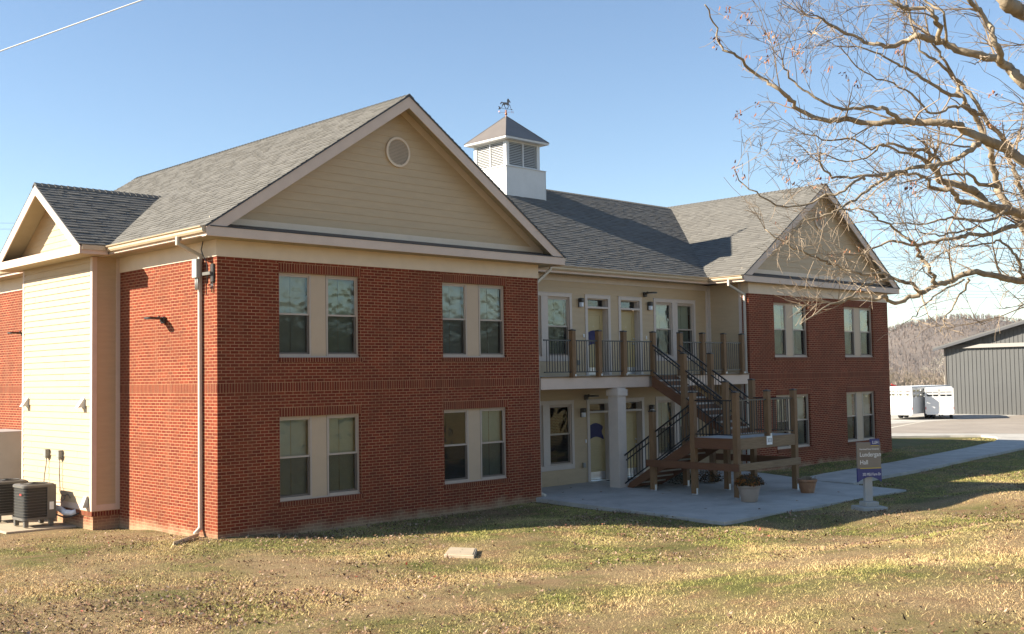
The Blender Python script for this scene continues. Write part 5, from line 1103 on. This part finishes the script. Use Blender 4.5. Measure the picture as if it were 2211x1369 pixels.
for v in (480, 493): wire((ray(-400, v-2, 120), ray(160, v+3, 120)), .014, 'pline', 'thin dark power line in the sky left of the small gable', 'power lines at the left', .0)
# ------------------------------------------------------------------ oak tree at the right
TB = plan(2790, 14.5); TZ = float(hgt(TB[0], TB[1])[0]); oak = root('oak_tree', 'bare oak reaching in from the right with crooked limbs and dead leaf clusters', 'tree', (TB[0], TB[1], TZ)); OO = (TB[0], TB[1], TZ)
LIMBS = [  # image columns, rows, distance and thickness in photo pixels, from the trunk outwards
 ('t', 13.2, 11.2, 17, 5, [(2500, 640), (2300, 615), (2211, 607), (2166, 601), (2109, 586), (2055, 604), (2025, 615), (1992, 632), (1967, 642), (1933, 654), (1906, 641), (1894, 647), (1842, 644), (1800, 655)]),
 ('a', 11.9, 10.6, 9, 2.5, [(1990, 632), (1969, 614), (1941, 606), (1912, 593), (1888, 590), (1845, 589), (1796, 570), (1772, 561), (1735, 543), (1700, 528), (1652, 495)]),
 ('a', 11.6, 10.4, 7, 2.5, [(1925, 601), (1900, 607), (1876, 612), (1845, 635), (1815, 650), (1778, 665), (1729, 700)]),
 ('a', 12.2, 11.2, 9, 2.5, [(2020, 614), (2002, 577), (1988, 555), (1982, 532), (1967, 520), (1941, 503), (1922, 487), (1894, 469), (1867, 452), (1830, 452), (1800, 440)]),
 ('a', 12.3, 12.6, 5, 2, [(2092, 602), (2082, 626), (2057, 662), (2041, 685), (2031, 716)]), ('a', 12.3, 11.6, 5, 2, [(2085, 604), (2043, 622), (2010, 646), (1988, 667), (1967, 689)]),
 ('a', 12.9, 12.4, 8, 2, [(2207, 600), (2200, 567), (2184, 540), (2158, 519), (2135, 527), (2076, 532), (2043, 542), (2008, 569)]),
 ('t', 13.6, 11.4, 13, 3, [(2500, 440), (2320, 450), (2211, 483), (2182, 489), (2141, 503), (2094, 507), (2059, 516), (2008, 523), (1978, 530), (1935, 520), (1900, 530), (1864, 548), (1820, 548)]),
 ('a', 12.8, 11.8, 6, 2, [(2106, 490), (2070, 501), (2039, 506), (1994, 506), (1980, 495)]), ('a', 13.2, 12.0, 8, 2.5, [(2175, 454), (2117, 477), (2061, 471), (2043, 475), (1986, 484), (1931, 482)]),
 ('t', 13.9, 13.0, 24, 12, [(2560, 560), (2380, 520), (2211, 463), (2171, 452), (2141, 446), (2124, 435), (2107, 414), (2086, 405), (2066, 398), (2033, 391), (2023, 372), (2005, 350)]),
 ('a', 13.2, 12.2, 14, 5, [(2141, 446), (2100, 438), (2075, 435), (2063, 421), (2049, 410), (2012, 405), (2000, 386), (1975, 375), (1930, 380)]),
 ('t', 12.6, 10.2, 26, 3, [(2540, 520), (2380, 450), (2290, 400), (2211, 349), (2180, 326), (2145, 309), (2123, 300), (2084, 282), (2067, 270), (2040, 264), (1996, 266), (1970, 261), (1935, 261), (1900, 266), (1859, 265), (1813, 258), (1781, 261), (1736, 242), (1704, 217), (1683, 196), (1652, 175), (1620, 147), (1585, 116), (1561, 102), (1543, 63), (1522, 10)]),
 ('a', 11.2, 10.4, 10, 3, [(1945, 261), (1918, 242), (1883, 231), (1831, 235), (1792, 228), (1746, 200), (1704, 168), (1690, 130)]),
 ('a', 12.0, 10.8, 13, 4, [(2119, 305), (2102, 319), (2075, 340), (2040, 351), (2012, 358), (1970, 363), (1944, 372), (1900, 379), (1876, 379), (1831, 382), (1796, 380), (1770, 350)]),
 ('a', 11.2, 10.4, 9, 2.5, [(1930, 378), (1911, 386), (1883, 403), (1848, 431), (1813, 452), (1770, 470), (1735, 478)]), ('a', 10.9, 10.0, 7, 2, [(1868, 384), (1852, 389), (1823, 410), (1778, 426), (1725, 445), (1676, 442), (1631, 417), (1599, 389), (1585, 365)]),
 ('t', 11.8, 10.6, 25, 5, [(2560, 420), (2340, 270), (2211, 180), (2185, 153), (2156, 131), (2112, 121), (2068, 107), (2024, 89), (2005, 85), (1979, 76), (1958, 89), (1922, 101), (1900, 96), (1866, 91), (1817, 67), (1775, 40)]),
 ('a', 11.2, 10.9, 15, 8, [(2163, 133), (2148, 95), (2134, 55), (2112, 22), (2093, 0), (2060, -60)]), ('a', 10.9, 10.4, 12, 5, [(2025, 89), (2027, 58), (2014, 32), (1999, 17), (1963, 20), (1944, 13), (1926, 0), (1880, -40)]),
 ('a', 10.9, 10.7, 7, 4, [(2041, 95), (2043, 79), (2037, 29), (2002, 3), (1980, -30)]),
 ('t', 14.6, 13.4, 18, 4, [(2640, 760), (2330, 640), (2172, 440), (2154, 402), (2145, 349), (2137, 323), (2116, 275), (2098, 244), (2084, 217), (2066, 200), (2072, 183), (2039, 134), (2021, 105), (1990, 60)]),
 ('a', 14.2, 13.2, 13, 3, [(2190, 345), (2180, 314), (2145, 279), (2124, 249), (2093, 200), (2068, 172), (2024, 136), (1991, 107), (1963, 29), (1950, -20)]),
 ('a', 13.8, 12.6, 9, 3, [(2078, 208), (2046, 200), (2002, 175), (1958, 149), (1929, 136), (1900, 117), (1850, 100)]),
 ('a', 13.2, 11.8, 8, 2.5, [(2124, 250), (2080, 232), (2047, 235), (2010, 245), (1975, 210), (1930, 180), (1880, 165), (1830, 120)]),
 ('a', 12.6, 11.0, 8, 2.5, [(2033, 350), (1995, 325), (1960, 322), (1920, 310), (1880, 322), (1840, 300), (1790, 305), (1740, 290)]), ('a', 12.4, 11.2, 7, 2.5, [(2005, 355), (1975, 335), (1935, 325), (1905, 312), (1870, 340), (1815, 345), (1770, 330)]),
 ('a', 12.8, 11.6, 10, 3, [(2150, 402), (2120, 396), (2085, 376), (2050, 377), (2010, 384)]),
 ('t', 12.4, 11.9, 40, 24, [(2620, 200), (2330, 60), (2211, 25), (2175, 8), (2160, -25), (2150, -80)]),
 ('t', 14.4, 13.8, 15, 7, [(2560, 640), (2300, 560), (2211, 420), (2195, 380), (2185, 350), (2175, 330)]),
]
random.seed(21)
tr, cr, lf = MB(), MB(), MB()
trunkp = [ray(2790, 1260, 14.5), ray(2770, 980, 14.4), ray(2740, 700, 14.2), ray(2690, 470, 14.0), ray(2650, 200, 13.8), ray(2600, -150, 13.4), ray(2560, -500, 13)]; trunkp[0] = Vector((TB[0], TB[1], TZ-.1))
trunkp = [trunkp[0].lerp(trunkp[1], .0), trunkp[0].lerp(trunkp[1], .35)]+trunkp[1:]
tr.tube(trunkp, [.52, .40, .36, .33, .29, .24, .17, .10], 14)
tips = []
def pixel(p): q = p-CPOS; d = max(.1, q.dot(FW)); return q.dot(RT)/d*FPX+1105.5, 684.5-q.dot(UP)/d*FPX
def reach(v): return 1512 if v < 140 else 1512+(v-140)*.6 if v < 240 else 1575 if v < 430 else 1575+(v-430)*.45
def twig(p, d, L, r, lev, seg=5):
    u_, v_ = pixel(p+d.normalized()*L)
    if u_ < reach(v_) or (v_ > 725 and lev > 0): return
    pts = [p.copy()]; rad = [r]; dd = d.normalized(); q = p.copy()
    for i in range(seg):
        dd = (dd+Vector((random.gauss(0, .14), random.gauss(0, .14), random.gauss(.015, .14)))).normalized(); q = q+dd*(L/seg); pts.append(q.copy()); rad.append(max(.0021, r*(1-(i+1)/seg*.75)))
    cr.tube(pts, rad, 4 if r > .008 else 3, cap=False)
    if lev == 0: tips.append((pts[-1], dd)); return
    for k in range({3: 7, 2: 5, 1: 3}[lev]):
        t = random.uniform(.15, 1); i = min(seg-1, int(t*seg)); b = pts[i].lerp(pts[i+1], t*seg-i); side = dd.cross(Vector((random.gauss(0, 1), random.gauss(0, 1), random.gauss(0, 1)))).normalized()
        twig(b, dd*random.uniform(.5, 1)+side*random.uniform(.5, 1.0)-RT*.12+Vector((0, 0, .05)), L*random.uniform(.35, .62), max(.0021, r*.5), lev-1, 4)
for kind_, d0, d1, w0, w1, px in LIMBS:
    n = len(px); P0 = [ray(u, v, d0+(d1-d0)*i/(n-1)+.10*math.sin(i*1.9+d0*7)) for i, (u, v) in enumerate(px)]
    # smooth the polyline and give it a little wriggle
    pts = []; rad = []
    for i in range(n-1):
        a, b = P0[max(i-1, 0)], P0[min(i+2, n-1)]
        for k in range(4):
            t = k/4; p = .5*((2*P0[i])+(P0[i+1]-a)*t+(2*a-5*P0[i]+4*P0[i+1]-b)*t*t+(3*P0[i]-a-3*P0[i+1]+b)*t*t*t)
            s = (i+t)/(n-1); pts.append(p+Vector((random.gauss(0, .008), random.gauss(0, .012), random.gauss(0, .008)))); rad.append((w0+(w1-w0)*s**.8)/FPX*.5*(d0+(d1-d0)*s)*random.uniform(.94, 1.10))
    pts.append(P0[-1]); rad.append(w1/FPX*.5*d1)
    if kind_ == 't':
        tz = min(range(len(trunkp)), key=lambda j: abs(trunkp[j].z-(pts[0].z-.3))); pts.insert(0, trunkp[tz]); rad.insert(0, rad[0]*1.25)
    tr.tube(pts, rad, 9 if w0 > 8 else 6)
    L = 0; nxt = .35
    for i in range(1, len(pts)):
        L += (pts[i]-pts[i-1]).length; frac = i/len(pts); u_ = (pts[i]-CPOS).dot(RT)/max(.1, (pts[i]-CPOS).dot(FW))*FPX+1105
        while L > nxt and u_ < 2330:
            nxt += random.uniform(.25, .48)*(1.25-.6*frac); d = (pts[i]-pts[i-1]).normalized(); side = d.cross(Vector((random.gauss(0, 1), random.gauss(0, 1), random.gauss(0, 1)))).normalized()
            big = random.random(); Lt = (.45+.75*big*big)*(1.1-.35*frac); twig(pts[i], d*random.uniform(.35, 1.1)+side*random.uniform(.5, 1.0)+Vector((0, 0, .12)), Lt, max(.0035, min(.013, rad[i]*.42)), 2 if Lt > .6 else 1)
    for _ in range(3): twig(pts[-1], (pts[-1]-pts[-2]).normalized()+Vector((random.gauss(0, .4), random.gauss(0, .4), random.gauss(0, .4))), random.uniform(.35, .7), max(.003, rad[-1]*.8), 2)
tr.build('trunk', 'bark', oak, OO, smooth=True); cr.build('crown', 'twig', oak, OO)
random.seed(8)
near_tips = [t for t in tips if 1480 < pixel(t[0])[0] < 2230]
def cluster(p, n, s0=.05):
    for i in range(n):
        c = p+Vector((random.gauss(0, .030), random.gauss(0, .030), random.gauss(-.02, .035))); a = Vector((random.gauss(0, .5), random.gauss(0, .5), -1)).normalized()*s0*random.uniform(.5, 1); b = a.orthogonal().normalized()*s0*random.uniform(.2, .42); k = a.cross(b).normalized()*s0*.25; r = random.random()
        lf.face([c, c+a*.35+b, c+a*.8+b*.7+k, c+a+k], 0, None, r); lf.face([c, c+a+k, c+a*.75-b*.8+k, c+a*.4-b], 0, None, r)
for (u, v, k) in [(1572, 20, 9), (1610, 45, 8), (1652, 52, 9), (1530, 85, 9), (1672, 75, 9), (1655, 115, 8), (1708, 92, 8), (1615, 30, 5), (1560, 222, 8), (1586, 365, 5), (1593, 388, 5), (1700, 385, 6), (1756, 390, 6), (1800, 150, 7), (1930, 110, 8), (1945, 108, 7), (1705, 215, 5), (1650, 222, 5), (1590, 140, 6), (1565, 100, 4), (1715, 345, 5), (1826, 170, 5), (1845, 175, 6), (1978, 395, 9), (1975, 410, 8), (2145, 268, 8), (1915, 425, 8), (1925, 440, 6), (1985, 525, 6), (1768, 455, 4), (2150, 185, 7), (1740, 170, 8), (1730, 100, 6)]:
    best = min(near_tips, key=lambda t: (pixel(t[0])[0]-u)**2+(pixel(t[0])[1]-v)**2); cluster(best[0], k, .055)
for t in random.sample(near_tips, min(90, len(near_tips))): cluster(t[0], random.randint(1, 3), .035)
lf.build('dead_leaves', 'oakleaf', oak, OO)
print('twig tips', len(tips))

# ------------------------------------------------------------------ haze
m, nt, p = newmat('thin_haze'); nt.nodes.remove(p); pv = nd(nt, 'ShaderNodeVolumePrincipled'); pv.inputs['Color'].default_value = (.86, .90, 1, 1); pv.inputs['Density'].default_value = .00014; pv.inputs['Anisotropy'].default_value = .2
nt.links.new(pv.outputs[0], nt.nodes['Material Output'].inputs['Volume']); M['haze'] = m
mb = MB(); mb.box(-2700, 2700, -2700, 2700, -9, 52); kind(mb.build('haze', 'haze'), 'stuff')
